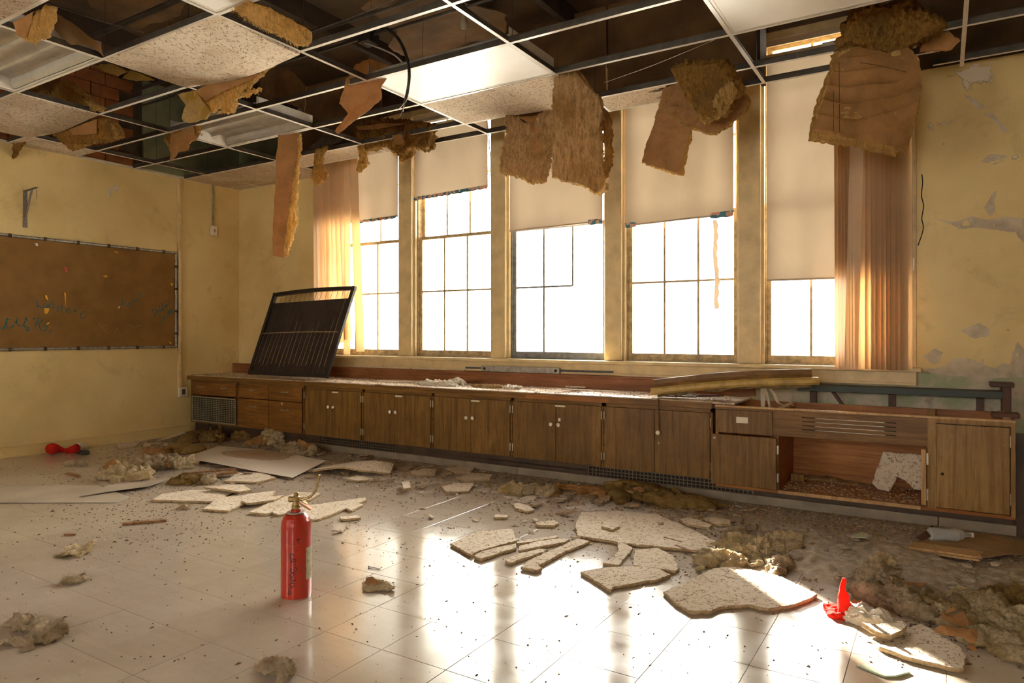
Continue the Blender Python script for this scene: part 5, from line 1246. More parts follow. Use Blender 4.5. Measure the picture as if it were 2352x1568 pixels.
FR = [
 ('wedge of white tile at the left end of the fanned strips', C3([(100,580),(280,500),(520,480),(548,562),(430,595),(300,630),(240,658)])),
 ('narrow strip of tile directly beside the white wedge', C3([(262,665),(310,636),(440,602),(545,582),(545,612),(440,640),(370,665),(310,685)])),
 ('short upper strip in the fan of tile strips', C3([(545,572),(640,552),(822,527),(825,540),(700,562),(555,582)])),
 ('broad ragged strip in the middle of the fan', C3([(565,600),(700,565),(860,545),(905,555),(870,572),(700,602),(620,620),(568,628)])),
 ('thin strip below the broad one in the fan', C3([(470,692),(560,650),(700,618),(762,622),(700,648),(640,668),(550,696),(510,712)])),
 ('longest hooked strip at the right of the fan', C3([(575,740),(640,690),(800,620),(960,548),(1045,565),(990,592),(880,632),(720,716),(692,728),(718,748),(690,762)])),
 ('big slab of ceiling tile with a long straight front edge', C3([(960,528),(945,450),(985,372),(1200,362),(1500,385),(1700,470),(1890,565),(1895,640),(1770,628),(1280,578)])),
 ('L-shaped piece below the big slab', C3([(1228,562),(1335,612),(1300,652),(1240,726),(1130,716),(1190,682),(1240,625)])),
 ('square piece right of the L-shaped piece', C3([(1345,625),(1500,612),(1605,662),(1645,750),(1620,766),(1480,746),(1338,728)])),
 ('kite-shaped piece pointing at the camera in front of the slab', C3([(985,770),(1180,740),(1400,735),(1500,750),(1590,790),(1500,822),(1210,872),(1180,893),(1020,792)])),
 ('largest crumbled slab of tile, sunlit, left of the red cloth', C4([(-76,905),(50,850),(250,750),(380,735),(520,760),(700,800),(955,922),(880,962),(760,1000),(620,1020),(500,995),(330,1000),(240,1036),(100,1036),(0,985)])),
 ('long slab of tile under the small curled one at the right', G2([(690,860),(800,850),(1000,780),(1250,720),(1450,830),(1650,960),(1720,1060),(1690,1190),(1600,1190),(1350,1130),(1060,1060),(800,960)])),
 ('long narrow fragment lying near the cabinets behind the slab', C3([(1650,415),(1720,404),(1870,455),(1850,474),(1700,450)])),
 ('ridged fragment beside the long narrow one near the cabinets', C3([(1800,410),(1900,404),(1995,425),(1990,447),(1900,452)])),
 ('oblong fragment alone on the open floor above the fan', C3([(528,316),(560,306),(650,335),(668,356),(620,364),(540,338)])),
 ('flat grey fragment at the top of the fan', C3([(680,438),(800,424),(834,445),(800,459),(690,456)])),
 ('small stick-like fragment above the white wedge', C3([(396,392),(420,384),(492,392),(484,404),(400,404)])),
 ('front left slab of the row behind the extinguisher', C1([(905,482),(960,448),(1130,425),(1400,428),(1290,488),(1250,492)])),
 ('layered slab next to the front left one in that row', C1([(1205,536),(1280,480),(1400,455),(1632,430),(1602,470),(1450,506),(1350,547)])),
 ('thin sliver lying on the layered slab', C1([(1425,492),(1500,478),(1682,455),(1620,484),(1480,502)]), .017),
 ('long pale slab just left of the extinguisher valve', C1([(1475,556),(1640,480),(1772,438),(1902,443),(1832,482),(1700,520),(1580,567)])),
 ('slab partly hidden by the extinguisher valve', C1([(1602,552),(1700,520),(1790,498),(1700,560),(1650,572)])),
 ('straight-edged slab behind the extinguisher valve', C1([(1700,578),(1800,520),(2162,470),(2168,484),(1960,570),(1870,600)])),
 ('narrow chip beside the straight-edged slab', C1([(2050,532),(2122,504),(2152,510),(2082,547)])),
 ('rod-like chip in front of the straight-edged slab', C1([(2015,584),(2122,574),(2136,588),(2020,599)])),
 ('smooth oval flake before the long warped tile', K3([(1110,822),(1170,797),(1240,805),(1256,826),(1180,834)])),
 ('bright fan-shaped flake in the middle near the cabinets', K3([(1745,872),(1850,850),(1972,853),(1930,902),(1780,908)])),
 ('brown slab against the base strip, right one of two', K3([(1780,748),(1850,735),(1972,743),(1940,778),(1850,780)])),
 ('brown slab against the base strip, left one of two', K3([(1540,772),(1620,750),(1722,755),(1700,787),(1580,792)])),
 ('flat brown piece between the base strip and fan-shaped flake', K3([(1840,812),(1950,780),(2092,790),(2070,822),(1900,830)])),
 ('small upright white block on the open floor', K3([(1478,842),(1530,835),(1537,880),(1488,886)]), .03),
 ('wavy slab on top of the row near the wooden lath', K3([(150,877),(300,860),(410,862),(462,896),(380,907),(290,892)]), .03),
 ('pale flat piece by the baseboard beyond the red and white hat', C1([(690,157),(740,142),(832,140),(800,166),(700,177)])),
 ('second pale piece by the baseboard', C1([(850,150),(895,146),(890,162),(845,168)])),
 ('tan slab under the right end of the wooden laths', C1([(1330,372),(1420,318),(1560,325),(1632,352),(1520,378)])),
]
for it in FR:
    fragment(it[0], it[1], z=.001 if len(it) < 3 else it[2])
fragment('long warped tile humped off the floor beside the stained sheet', K3([(880,792),(960,745),(1100,738),(1300,735),(1422,745),(1402,782),(1200,792),(1050,778)]), bend=lambda u, v: .05*max(0, 1-(u/.33)**2))
fragment('curled bright tile piece lying on the long slab beside the cloth cuff', G2([(612,745),(760,735),(920,692),(1030,690),(1085,745),(1080,775),(930,835),(760,805)]), z=.022, th=.02, bend=lambda u, v: .02*(abs(u)/.1)**1.5)
fragment('small dark lump of tile lying on the big slab', C3([(1130,428),(1180,415),(1232,430),(1242,466),(1200,486),(1122,466)]), z=.018, th=.014)
fragment('leaning pale board against the pile at the left wall', C1([(935,142),(1090,88),(1118,92),(1000,130)]), z=.03, th=.01, tilt=(.3, 0))
fragment('pale green glass piece on the sunlit floor at the bottom right', G2([(548,1150),(800,1140),(1100,1205),(1125,1225),(980,1270),(850,1270),(720,1225)]), th=.006, mat='glassgreen' if 'glassgreen' in M else 'paper', jag=.001, name='glass_piece', cat='glass', group=None) if False else None
M['glassgreen'] = simple('pale_green_glass', (.55, .66, .48), .12, var=.1, spec=.7)
fragment('pale green glass piece on the sunlit floor at the bottom right', G2([(548,1150),(800,1140),(1100,1205),(1128,1225),(980,1270),(850,1272),(720,1225)]), th=.006, mat='glassgreen', jag=.0005, name='glass_piece', cat='glass', group='pieces of glass')
fragment('thin glass piece lying in the grey rubble near the cabinets', G4([(1260,215),(1330,198),(1390,215),(1360,232),(1290,230)]), th=.004, mat='glassgreen', jag=.0005, name='glass_piece', cat='glass', group='pieces of glass', z=.03)
# sheets
def stain_sheet():
    m, t, p, o = nodemat('white_sheet_with_brown_stain'); v = coord(t)
    c = atZ(590, 1052, 0); mp = N(t, 'ShaderNodeMapping'); mp.inputs['Location'].default_value = (-c.x, -c.y, 0)
    tcg = N(t, 'ShaderNodeNewGeometry'); t.links.new(tcg.outputs['Position'], mp.inputs[0])
    mp2 = N(t, 'ShaderNodeMapping'); mp2.inputs['Rotation'].default_value = (0, 0, -.15); mp2.inputs['Scale'].default_value = (2.1, 3.9, 0); t.links.new(mp.outputs[0], mp2.inputs[0])
    ln = N(t, 'ShaderNodeVectorMath', operation='LENGTH'); t.links.new(mp2.outputs[0], ln.inputs[0])
    d = mth(t, 'ADD', ln.outputs['Value'], mth(t, 'MULTIPLY', mth(t, 'SUBTRACT', nz(t, v, 4, 4), .5), .6))
    c1 = ramp(t, d, [(.0, (.30, .19, .11)), (.35, (.42, .28, .17)), (.62, (.36, .25, .15)), (.78, (.46, .35, .24)), (.84, (.26, .17, .10)), (.90, (.58, .49, .39)), (1.0, (.66, .58, .48))])
    c1 = mix(t, ramp(t, nz(t, v, 90, 3), [(.66, 0.0), (.72, .8)]), c1, (.15, .09, .05))
    setc(t, p, c1); p.inputs['Roughness'].default_value = .45; return m
M['stainsheet'] = stain_sheet(); M['plastic'] = simple('dusty_white_plastic_sheet', (.50, .42, .33), .35, var=.3, vs=3)
def fsheet(label, poly, z=.004, mat='plastic', th=.003, bend=None, amp=.0, name='sheet', cat='sheet', tilt=(0, 0), jag=.0008, h=.05):
    return fragment(label, poly, th=th, z=z, mat=mat, bend=bend, amp=amp, name=name, cat=cat, group=None, jag=jag, h=h, tilt=tilt)
fsheet('white rectangular sheet with a large brown stain lying by the fibre heap', K3([(0,685),(245,597),(620,640),(970,700),(742,812),(360,748)]), z=.02, mat='stainsheet', bend=lambda u, v: .018*math.exp(-((u+.1)**2+(v)**2)*4))
fsheet('large dusty white plastic sheet flat on the floor at the left edge', C1([(-260,398),(580,398),(765,466),(700,498),(-200,500)]), z=.003)
fsheet('curled dusty sheet propped on the flat plastic sheet', C1([(470,466),(640,396),(990,368),(880,412),(625,442)]), z=.01, bend=lambda u, v: .05*max(0, u+.15)**1.2)
fsheet('small white paper triangle on the stained sheet', C1([(1402,266),(1440,256),(1458,278)]), z=.045, mat='paper', th=.001, name='paper', cat='paper', h=.02)
# ---- laths, sticks
M['stickwood'] = wood_mat('split_brown_wood', (.13, .06, .025), (.27, .14, .06), (.42, .24, .12), 'X', .7)
def stick(label, a, b, w_=.03, h_=.01, mat='stickwood', z=.001, group='wooden sticks and laths on the floor', rise=0):
    A = atZ(*a, z+h_); B = atZ(*b, z+h_); A.z = z+h_/2; B.z = z+h_/2+rise
    m = MB(); n = 12; pr = None
    d = (B-A).normalized(); r = Vector((-d.y, d.x, 0)); V = []; Fc = []
    for i in range(n+1):
        q = i/n; p = A.lerp(B, q); ww = w_/2*(1-.5*(q > .9)*noise.random()-.2*noise.noise(p*30)); 
        V += [p+r*ww-Vector((0, 0, h_/2)), p-r*ww-Vector((0, 0, h_/2)), p-r*ww+Vector((0, 0, h_/2)), p+r*ww*.9+Vector((0, 0, h_/2))]
    for i in range(n):
        for j in range(4): Fc.append((4*i+j, 4*i+(j+1) % 4, 4*i+4+(j+1) % 4, 4*i+4+j))
    Fc += [(3, 2, 1, 0), tuple(4*n+j for j in range(4))]
    return tag(m.add(V, Fc).build('wood_stick', M[mat]), label, 'stick', group)
stick('dark brown stick alone on the floor left of the extinguisher', *C1([(728,618), (988,598)]), w_=.035, h_=.014)
stick('upper wooden lath on the slabs in front of the stained sheet', *C1([(1100,322), (1400,296)]), w_=.045, h_=.012, z=.045)
stick('thicker wooden lath just below the upper one', *C1([(1150,345), (1402,312)]), w_=.05, h_=.018, z=.022)
stick('short dark stick lying left of the fibre clump', *C1([(405,320), (475,342)]), w_=.03, h_=.014)
stick('tiny dark stick below the plastic sheets', *C1([(385,682), (448,684)]), w_=.02, h_=.01)
stick('long pale splinter across the big slab', *C3([(1620,590), (1760,640)]), w_=.02, h_=.004, z=.017)
stick('dark splinter on the big slab', *C3([(1545,538), (1665,568)]), w_=.012, h_=.003, z=.017)
for i, (dy, dz, w2) in enumerate(((0, 0, .05), (26, 0, .045), (12, .012, .045), (40, .0, .04), (22, .022, .035))):
    stick(('bottom front', 'bottom middle', 'upper front', 'bottom rear', 'topmost')[i]+' slat in the bundle of reddish wood before the cardboard', *C4([(1600-i*6, 575+dy), (2075-i*8, 640+dy*1.1)]), w_=w2, h_=.010, z=.03+dz, mat='redlath' if 'redlath' in M else 'rawwood', group='bundle of split reddish slats')
M['card'] = simple('brown_cardboard', (.36, .22, .11), .8, var=.25, vs=6)
fsheet('large sheet of brown cardboard under the bundle of slats at the right', C4([(1555,700),(1640,560),(1900,520),(2080,520),(2360,590),(2400,660),(2000,700),(1800,650)]), z=.014, mat='card', th=.004, amp=.012, h=.04, name='cardboard', cat='cardboard', jag=.004)
fsheet('dark folded cardboard flap behind the bundle of slats', C4([(1620,560),(1700,510),(1735,545),(1660,580)]), z=.04, mat='redwood', th=.004, name='cardboard', cat='cardboard', h=.02, tilt=(0, -.4))
fsheet('small brown cardboard piece at the right edge of the photo', C4([(2270,575),(2352,555),(2400,640),(2330,640)]), z=.03, mat='card', th=.004, name='cardboard', cat='cardboard', h=.03)
# bottle
def bottle():
    m = bpy.data.materials.new('clear_plastic'); m.use_nodes = True; tt = m.node_tree; p = tt.nodes['Principled BSDF']
    p.inputs['Base Color'].default_value = (.85, .9, .9, 1); p.inputs['Transmission Weight'].default_value = .6; p.inputs['Roughness'].default_value = .2; p.inputs['IOR'].default_value = 1.2
    a = atZ(2132, 1226, .065); b = atZ(2222, 1228, .065); d = (b-a).normalized()
    t = thing('plastic_bottle', 'crushed clear plastic bottle lying behind the cardboard at the right', 'bottle', (a.x, a.y, 0))
    P = [a+d*x for x in (0, .01, .03, .09, .15, .18, .195, .205, .225)]; rr = [.026, .036, .038, .032, .037, .028, .015, .013, .013]
    part(MB().tube(P, rr, 20), 'body', m, t, smooth=50); part(MB().tube([P[-1], P[-1]+d*.014], .014, 16), 'cap', M['paper'], t, smooth=50)
    lb = simple('blue_bottle_label', (.06, .14, .40), .5); part(MB().tube([a+d*.07, a+d*.095], .0305, 20, False), 'label', lb, t)
bottle()
# ---- cloth hats
M['redcloth'] = trans_mat('red_felt_cloth', (.62, .025, .012), (.9, .05, .02), .25, .95, 30, .25, bs=.6, bsc=90)
M['whitefur'] = trans_mat('white_plush_cuff', (.78, .70, .58), (.8, .7, .55), .15, .95, 40, .2, bs=.9, bsc=70)
t = thing('felt_hat', 'crumpled red felt hat with cream plush cuff lying in the sun', 'hat', tuple(atZ(1935, 1415, 0)))
hb = atZ(1958, 1424, 0); m = MB(); pts = []
g1 = [atZ(1928, 1412, .02), atZ(1935, 1406, .07), atZ(1936, 1396, .11), atZ(1934, 1386, .145)]
hq = atZ(1940, 1418, 0); P = smooth_pts([hq+rt*.03+Vector((0, 0, .02)), hq+Vector((0, 0, .035)), hq-rt*.006+Vector((0, 0, .075)), hq-rt*.010+Vector((0, 0, .12)), hq-rt*.004+Vector((0, 0, .165))], 4)
q = MB().tube(P, [max(.006, .036*(1-i/len(P))**.8) for i in range(len(P))], 14); q.v = [tuple(Vector(v)+Vector((1, .5, .5))*.010*noise.noise(Vector(v)*30)) for v in q.v]
part(q, 'peak', M['redcloth'], t, smooth=True)
part(clump('x', tuple(atZ(1928, 1412, 0)), (.075, .055, .018), 'redcloth', seed=4, sub=4, rough=.5, rz=-.5, build=False), 'brim_fold', M['redcloth'], t, smooth=True)
part(clump('x', tuple(atZ(1988, 1430, 0)), (.10, .05, .048), 'whitefur', seed=9, sub=5, rough=.3, freq=1.2, rz=-.45, build=False), 'cuff', M['whitefur'], t, smooth=True)
part(clump('x', tuple(atZ(2018, 1430, 0.0)), (.03, .012, .012), 'redcloth', seed=2, sub=3, rough=.4, rz=-.4, build=False), 'lining', M['redcloth'], t, smooth=True)
t = thing('felt_hat', 'red felt hat with white cuff lying flat by the left baseboard', 'hat', tuple(atZ(140, 1033, 0)))
P = smooth_pts([atZ(116, 1030, .06), atZ(124, 1030, .05), atZ(138, 1033, .03), atZ(158, 1034, .025), atZ(176, 1031, .04)], 4)
q = MB().tube(P, [.02+.035*abs(sin(1.0+i*.22)) for i in range(len(P))], 14); q.v = [(a+.01*noise.noise(Vector((a, b, c))*25), b, max(.002, c+.012*noise.noise(Vector((a, b, c))*22))) for a, b, c in q.v]
part(q, 'crown', M['redcloth'], t, smooth=True)
part(clump('x', tuple(atZ(186, 1031, 0)), (.07, .05, .035), 'whitefur', seed=3, sub=4, rough=.5, rz=.3, build=False), 'cuff', M['whitefur'], t, smooth=True)
# ---- fibre clumps and paper heaps
GC = 'clumps of fallen fibre and paper on the floor'
def fclump(label, px, size, mat='fibre', seed=1, rough=.5, rz=0, paper=None, fz=0, sub=5, freq=2.2, z=0):
    c = atZ(px[0], px[1], z); t = thing('fibre_clump', label, 'fibre clump', tuple(c), group=GC)
    mb = clump('x', tuple(c), (size[0]*.72, size[1]*.75, size[2]), mat, seed=seed, sub=sub-1, rough=rough, rz=rz, freq=freq, build=False); r_ = random.Random(seed*7)
    for k in range(6):
        a = r_.uniform(0, 6.28); d = r_.uniform(.45, .95); x, y = size[0]*cos(a)*d, size[1]*sin(a)*d; f = r_.uniform(.22, .45)
        q = clump('x', (c.x+x*cos(rz)-y*sin(rz), c.y+x*sin(rz)+y*cos(rz), c.z), (size[0]*f*r_.uniform(.8, 1.5), size[1]*f*1.4, size[2]*r_.uniform(.5, 1.1)), mat, seed=seed+k+1, sub=sub-2, rough=rough*1.1, rz=r_.uniform(0, 3), freq=freq, build=False)
        mb.add(q.v, q.f)
    part(mb, 'wad', M[mat], t, smooth=True)
    if paper:
        for k, (poly, pm, zz, ht) in enumerate(paper):
            pl = Pl((c.x, c.y, zz), (-.25*c.x/abs(c.x or 1), -.75, .9), (0, 0, 1)); plate('crumpled_paper', poly, pl, .002, pm, t, h=.016, amp=ht, freq=9, jag=.004, seed=seed+k)
    if fz:
        rg = random.Random(seed); pts = [Vector((c.x+size[0]*cos(a)*rg.uniform(.5, 1), c.y+size[1]*sin(a)*rg.uniform(.5, 1), c.z+size[2]*rg.uniform(.2, 1))) for a in [2*pi*k/40 for k in range(41)]]
        fibres(pts, None, fz, .035, mat, t, seed=seed)
    return t
fclump('orange and cream fibre clump, largest one left of the laths', (278, 1098), (.21, .13, .075), 'floorgold', 3, .45, .3, [(G3([(540,420),(560,370),(640,330),(718,370),(700,430),(600,442)]), 'kraft', .12, .03), (G3([(495,370),(540,320),(590,308),(608,345),(540,380),(500,405)]), 'kraft_dry', .13, .02)], 300)
fclump('knotted fibre clump behind the largest one', (365, 1075), (.17, .12, .06), 'floorfibre', 5, .7, .2, [(G3([(900,300),(940,262),(1010,262),(1020,350),(960,340)]), 'kraft_dry', .12, .03), (G3([(960,345),(1000,305),(1040,350),(1030,370)]), 'kraft', .1, .02)], 300)
fclump('pale ragged fibre right of the knotted clump', (410, 1072), (.13, .10, .05), 'floorgold', 8, .8, 0, None, 250)
fclump('brown crumpled paper heap behind the knotted clump', (358, 1040), (.14, .08, .03), 'kraft_dry', 12, .6, 0, [(G3([(790,265),(830,200),(870,235),(980,220),(1000,250),(900,262)]), 'kraft', .08, .03)])
fclump('dark dusty wad right under the wooden laths', (440, 1108), (.17, .10, .035), 'flooramber', 14, .8, 0, None, 150)
fclump('brown papery wad by the front left slab', (475, 1106), (.10, .06, .03), 'floorfibre', 15, .8, 0, None, 50)
fclump('folded dark amber batt left of the stained sheet', (430, 1036), (.26, .10, .045), 'flooramber', 17, .35, .1)
fclump('dark amber heap in the corner by the kick board', (470, 1012), (.36, .16, .06), 'flooramber', 21, .6, 0, None, 200)
fclump('rounded brown pad standing against the kick board', (505, 1000), (.15, .05, .09), 'flooramber', 23, .2, 0)
fclump('low amber wad right of the rounded pad', (560, 1008), (.17, .08, .055), 'flooramber', 25, .5, 0)
fclump('pale curly fibre heap on the far corner of the stained sheet', (632, 1018), (.17, .10, .09), 'floorgold', 27, .7, 0, [(G3([(1600,190),(1650,150),(1850,85),(1860,130),(1760,210),(1650,212)]), 'kraft', .13, .03)], 400)
fclump('brown crumbly heap behind the right corner of the stained sheet', (680, 1040), (.28, .10, .045), 'floorfibre', 29, .8, -.2, [(G3([(2070,180),(2090,138),(2190,185),(2160,230),(2100,215)]), 'kraft_dry', .1, .03)], 200)
fclump('long amber fibre heap in front of the second floor grille', (1500, 1150), (.42, .14, .05), 'flooramber', 31, .7, -.15, [(C3([(1270,200),(1330,195),(1500,235),(1510,270),(1400,275),(1320,240)]), 'kraft_dry', .07, .03)], 400)
fclump('yellow-brown fibre clump, leftmost before the second floor grille', (1178, 1130), (.12, .07, .04), 'floorgold', 33, .6, 0, None, 200)
fclump('fibre clump with upright curl left of the amber heap', (1240, 1132), (.13, .07, .035), 'floorfibre', 35, .6, 0, [(C3([(765,260),(770,190),(790,195),(800,240),(855,272),(820,280)]), 'kraft_dry', .06, .02)], 150)
fclump('brown papers between the curl and amber heap', (1340, 1128), (.26, .09, .02), 'kraft_dry', 37, .8, -.1)
fclump('amber end of the heap near the short board piece', (1600, 1160), (.20, .08, .03), 'flooramber', 39, .7, -.1, None, 200)
fclump('tan wad of fibre just behind the large bottom left one', (62, 1436), (.07, .03, .02), 'floorfibre', 43, .9, .2, None, 100)
fclump('small tan tuft in front of the front left slab', (422, 1168), (.05, .022, .014), 'floorfibre', 53, .9, 0, None, 60)
fclump('black rag on the floor near the red hat at the wall', (190, 1042), (.09, .04, .018), 'blk', 55, .7, 0)
fclump('little brown wad left of the largest clump', (170, 1068), (.13, .05, .02), 'floorfibre', 57, .8, 0)
def tuft(label, poly, mat, th=.016, amp=.022, seed=1, paper=None):
    G5 = lambda p: crop(0, 920, .41330, p); P = G5(poly); c = atZ(sum(p[0] for p in P)/len(P), sum(p[1] for p in P)/len(P), .012)
    t = thing('fibre_clump', label, 'fibre clump', (c.x, c.y, 0), group=GC); pl = Pl((c.x, c.y, .022), (-sT*-.12, -cT*.12, 1), (0, 1, 0))
    o = plate('wad', P, pl, th, mat, t, h=.007, jag=.010, amp=amp, freq=16, rimn=.014, rings=3, faceamp=.006, seed=seed)
    M_ = o.matrix_basis; lo = min((v.co.z for v in o.data.vertices)); 
    for v in o.data.vertices: v.co.z = max(v.co.z, .0015)+.0
    if paper: plate('crumpled_paper', G5(paper), Pl((c.x, c.y, .045), (sT*.8, -cT*.8, .7)), .0015, 'kraft', t, h=.008, jag=.004, amp=.012, freq=20, seed=seed)
    rg_ = random.Random(seed); q = [pl.w(*pl.px(*p)) for p in P]; fibres(q+[q[0]], None, 220, .022, mat, t, wdt=.0012, seed=seed)
tuft('large tan ragged wad of fibre at the bottom left of the floor', [(0,1345),(90,1300),(150,1290),(188,1272),(180,1250),(210,1240),(270,1208),(345,1222),(382,1275),(330,1305),(190,1335),(175,1372),(130,1375),(110,1340)], 'floorfibre', .02, .03, 3)
tuft('small tan wad touching the back of the large bottom left one', [(85,1265),(100,1230),(160,1232),(200,1210),(212,1238),(180,1262),(130,1262)], 'floorfibre', .014, .02, 4)
tuft('crinkled cream flake on the open floor at the far left', [(318,860),(360,820),(430,805),(500,780),(522,800),(480,840),(430,862),(380,850)], 'floorgold', .010, .028, 5)
tuft('small tan tuft below the crinkled cream flake', [(348,1000),(380,975),(470,958),(478,985),(430,1002),(370,1008)], 'floorfibre', .010, .018, 6)
tuft('tan fibre wad near the bottom edge below the extinguisher', [(1420,1460),(1470,1432),(1540,1430),(1625,1440),(1632,1500),(1600,1530),(1560,1560),(1540,1520),(1480,1500)], 'floorfibre', .012, .022, 7)
tuft('orange and cream fibre bit shining in the floor reflection', [(2020,1000),(2060,980),(2130,1010),(2188,1025),(2180,1045),(2090,1040),(2030,1050)], 'floorgold', .012, .018, 8, [(2025,1010),(2035,980),(2070,978),(2090,1000),(2130,1008),(2060,1030)])
# sunlit yellow crumble heap and the fibre bank at the right
for k, (px, s_, lab) in enumerate((((1660, 1290), (.13, .08, .03), 'sunlit yellow fibre crumble at the front left of the heap by the big slab'), ((1700, 1262), (.13, .08, .035), 'yellow fibre crumble behind the sunlit one'), ((1745, 1275), (.12, .07, .04), 'sunlit whitish fibre chunk in the yellow heap'), ((1790, 1262), (.12, .09, .045), 'large pale fibre chunk at the right of the yellow heap'), ((1790, 1305), (.09, .05, .03), 'brown papery chunk in front of the large pale one'), ((1690, 1240), (.10, .06, .03), 'tan lump at the back of the yellow heap'))):
    fclump(lab, px, s_, 'floorgold' if k < 4 else 'floorfibre', 61+k, .75, k*.4, None, 60, freq=3)
bank = [((2028, 1310), (.05, .04, .045), 'floorgold', 'upright golden fibre tuft in the grey rubble'), ((2020, 1350), (.09, .07, .05), 'floorfibre', 'tan fibre lump below the upright golden tuft'), ((2060, 1390), (.16, .09, .035), 'floorfibre', 'pale folded fibre behind the cream cuff'),
        ((2130, 1395), (.17, .08, .03), 'floorfibre', 'long low fibre fold right of the cream cuff'), ((2180, 1420), (.16, .07, .03), 'floorgold', 'mossy yellow fibre fold beside the brown paper'), ((2250, 1400), (.16, .09, .03), 'floorgold', 'sunlit straw-coloured fibre mat at the right'),
        ((2310, 1440), (.17, .10, .04), 'floorgold', 'golden shredded fibre heap near the right edge'), ((2330, 1395), (.14, .09, .04), 'flooramber', 'amber fibre clod at the right edge'), ((2300, 1490), (.14, .07, .03), 'floorgold', 'crumbled yellow fibre at the lower right edge')]
for k, (px, s_, mt, lab) in enumerate(bank): fclump(lab, px, s_, mt, 81+k, .8, -.5, None, 160, freq=3)
def bpaper(label, poly, z, n, mat='kraft_dry', amp=.02, seed=1):
    P = [atZ(x, y, z) for x, y in poly]; c = sum(P, Vector())/len(P); pl = Pl(tuple(c), n, (0, 0, 1))
    tag(plate('brown_paper', poly, pl, .0015, mat, None, h=.014, amp=amp, freq=9, jag=.003, seed=seed), label, 'paper', 'brown paper scraps in the rubble at the right')
bpaper('long creased brown paper strip below the upright golden tuft', G2([(812,255),(870,225),(1100,270),(1300,275),(1290,300),(1150,342),(1000,325),(850,285)]), .05, (0, -.6, 1), seed=2)
bpaper('orange-lit brown paper standing by the mossy fold', G2([(1385,790),(1480,730),(1560,745),(1700,760),(1855,750),(1860,830),(1835,920),(1730,905),(1700,860),(1500,845),(1400,815)]), .07, (0, -1, .7), amp=.03, seed=5)
bpaper('small torn brown paper in front of the standing one', G2([(1735,930),(1800,935),(1845,1000),(1830,1015),(1740,965)]), .02, (0, -.5, 1), seed=7)
bpaper('pale brown paper lying over the straw-coloured mat', G2([(1450,600),(1560,600),(1700,590),(1760,700),(1760,750),(1600,700),(1470,650)]), .07, (0, -.4, 1), amp=.02, seed=9)
bpaper('orange paper tip poking from the rubble behind the pale paper', G2([(1500,600),(1540,520),(1560,550),(1600,535),(1615,570),(1540,590)]), .08, (0, -1, .4), 'kraft', .01, 11)
bpaper('brown paper by the red felt peak', G2([(470,490),(520,440),(560,470),(600,455),(600,490),(560,530),(500,520)]), .04, (0, -1, .5), 'kraft', .01, 13)
# ---- grey rubble bank, one body of loose fill
def rubble():
    poly = [Vector((p.x, p.y)) for p in [atZ(*q) for q in G4([(360,300),(600,230),(900,200),(1300,230),(1700,330),(2100,400),(2500,440),(2600,700),(2450,720),(2000,600),(1500,650),(1340,570),(1150,520),(1000,470),(870,420),(700,400),(480,330)])]]
    x0, x1, y0, y1 = min(p.x for p in poly), max(p.x for p in poly), min(p.y for p in poly), max(p.y for p in poly); h = .011
    nx, ny = int((x1-x0)/h), int((y1-y0)/h); V = []; Fc = []; idx = {}
    for i in range(nx+1):
        for j in range(ny+1):
            p = Vector((x0+i*h, y0+j*h))
            e = min((((poly[k]+(poly[(k+1) % len(poly)]-poly[k])*max(0, min(1, (p-poly[k]).dot(poly[(k+1) % len(poly)]-poly[k])/max(1e-9, (poly[(k+1) % len(poly)]-poly[k]).length_squared))))-p).length) for k in range(len(poly)))
            if not inside(p, poly): e = -e
            e += .06*noise.noise(Vector((p.x*7, p.y*7, 0)))
            a = max(0, min(1, (e+.02)/.16))
            if e < -.03: continue
            z = a*(.012+.022*(noise.noise(Vector((p.x*3.2, p.y*3.2, 5)))+.5)+.020*abs(fbm(Vector((p.x*13, p.y*13, 2)), 3))+.012*abs(noise.noise(Vector((p.x*48, p.y*48, 1)))))-.001
            idx[(i, j)] = len(V); V.append((p.x, p.y, z))
    for (i, j), k in idx.items():
        q = [(i+1, j), (i+1, j+1), (i, j+1)]
        if all(a in idx for a in q): Fc.append((k, idx[q[0]], idx[q[1]], idx[q[2]]))
    o = MB().add(V, Fc).build('rubble', M['rubble'], None, True); tag(o, 'bank of grey-brown loose plaster rubble before the stripped unit', 'rubble', None, 'stuff'); return poly
M['rubble'] = simple('grey_brown_plaster_rubble', (.47, .385, .285), .95, var=.45, vs=18, bs=1.0, bscale=90)
M['crumb'] = simple('tan_crumbs', (.36, .25, .15), .95, var=.6, vs=40); M['crumb_dark'] = simple('dark_crumbs', (.13, .085, .05), .95, var=.5, vs=40); M['crumb_pale'] = simple('pale_crumbs', (.56, .46, .34), .95, var=.4, vs=40)
RP = rubble()
def lump(seed, sub=2, flat=.55):
    bm = bmesh.new(); bmesh.ops.create_icosphere(bm, subdivisions=sub, radius=1); off = Vector((seed*3.1, seed*1.7, 0))
    for v in bm.verts:
        r = 1+.35*noise.noise(v.co*1.3+off)+.2*noise.noise(v.co*3+off); v.co *= r; v.co.z = v.co.z*flat
    me = bpy.data.meshes.new('lump'); bm.to_mesh(me); bm.free(); return me
LM = [lump(k) for k in range(8)]
rg = random.Random(5)
def scatter_things(name, label, cat, group, n, place, size, mat, z=0.0, meshes=LM):
    mm = []
    for me in meshes: q = me.copy(); q.materials.clear(); q.materials.append(M[mat]); mm.append(q)
    for k in range(n):
        p = place(k)
        if p is None: continue
        o = bpy.data.objects.new(name, rg.choice(mm)); COL.objects.link(o); s_ = rg.uniform(*size)
        o.scale = (s_*rg.uniform(.7, 1.5), s_*rg.uniform(.6, 1.1), s_*rg.uniform(.6, 1)); o.rotation_euler = (rg.uniform(-.3, .3), rg.uniform(-.3, .3), rg.uniform(0, 6.28))
        o.location = (p[0], p[1], (p[2] if len(p) > 2 else z)+s_*.3); tag(o, label, cat, group)
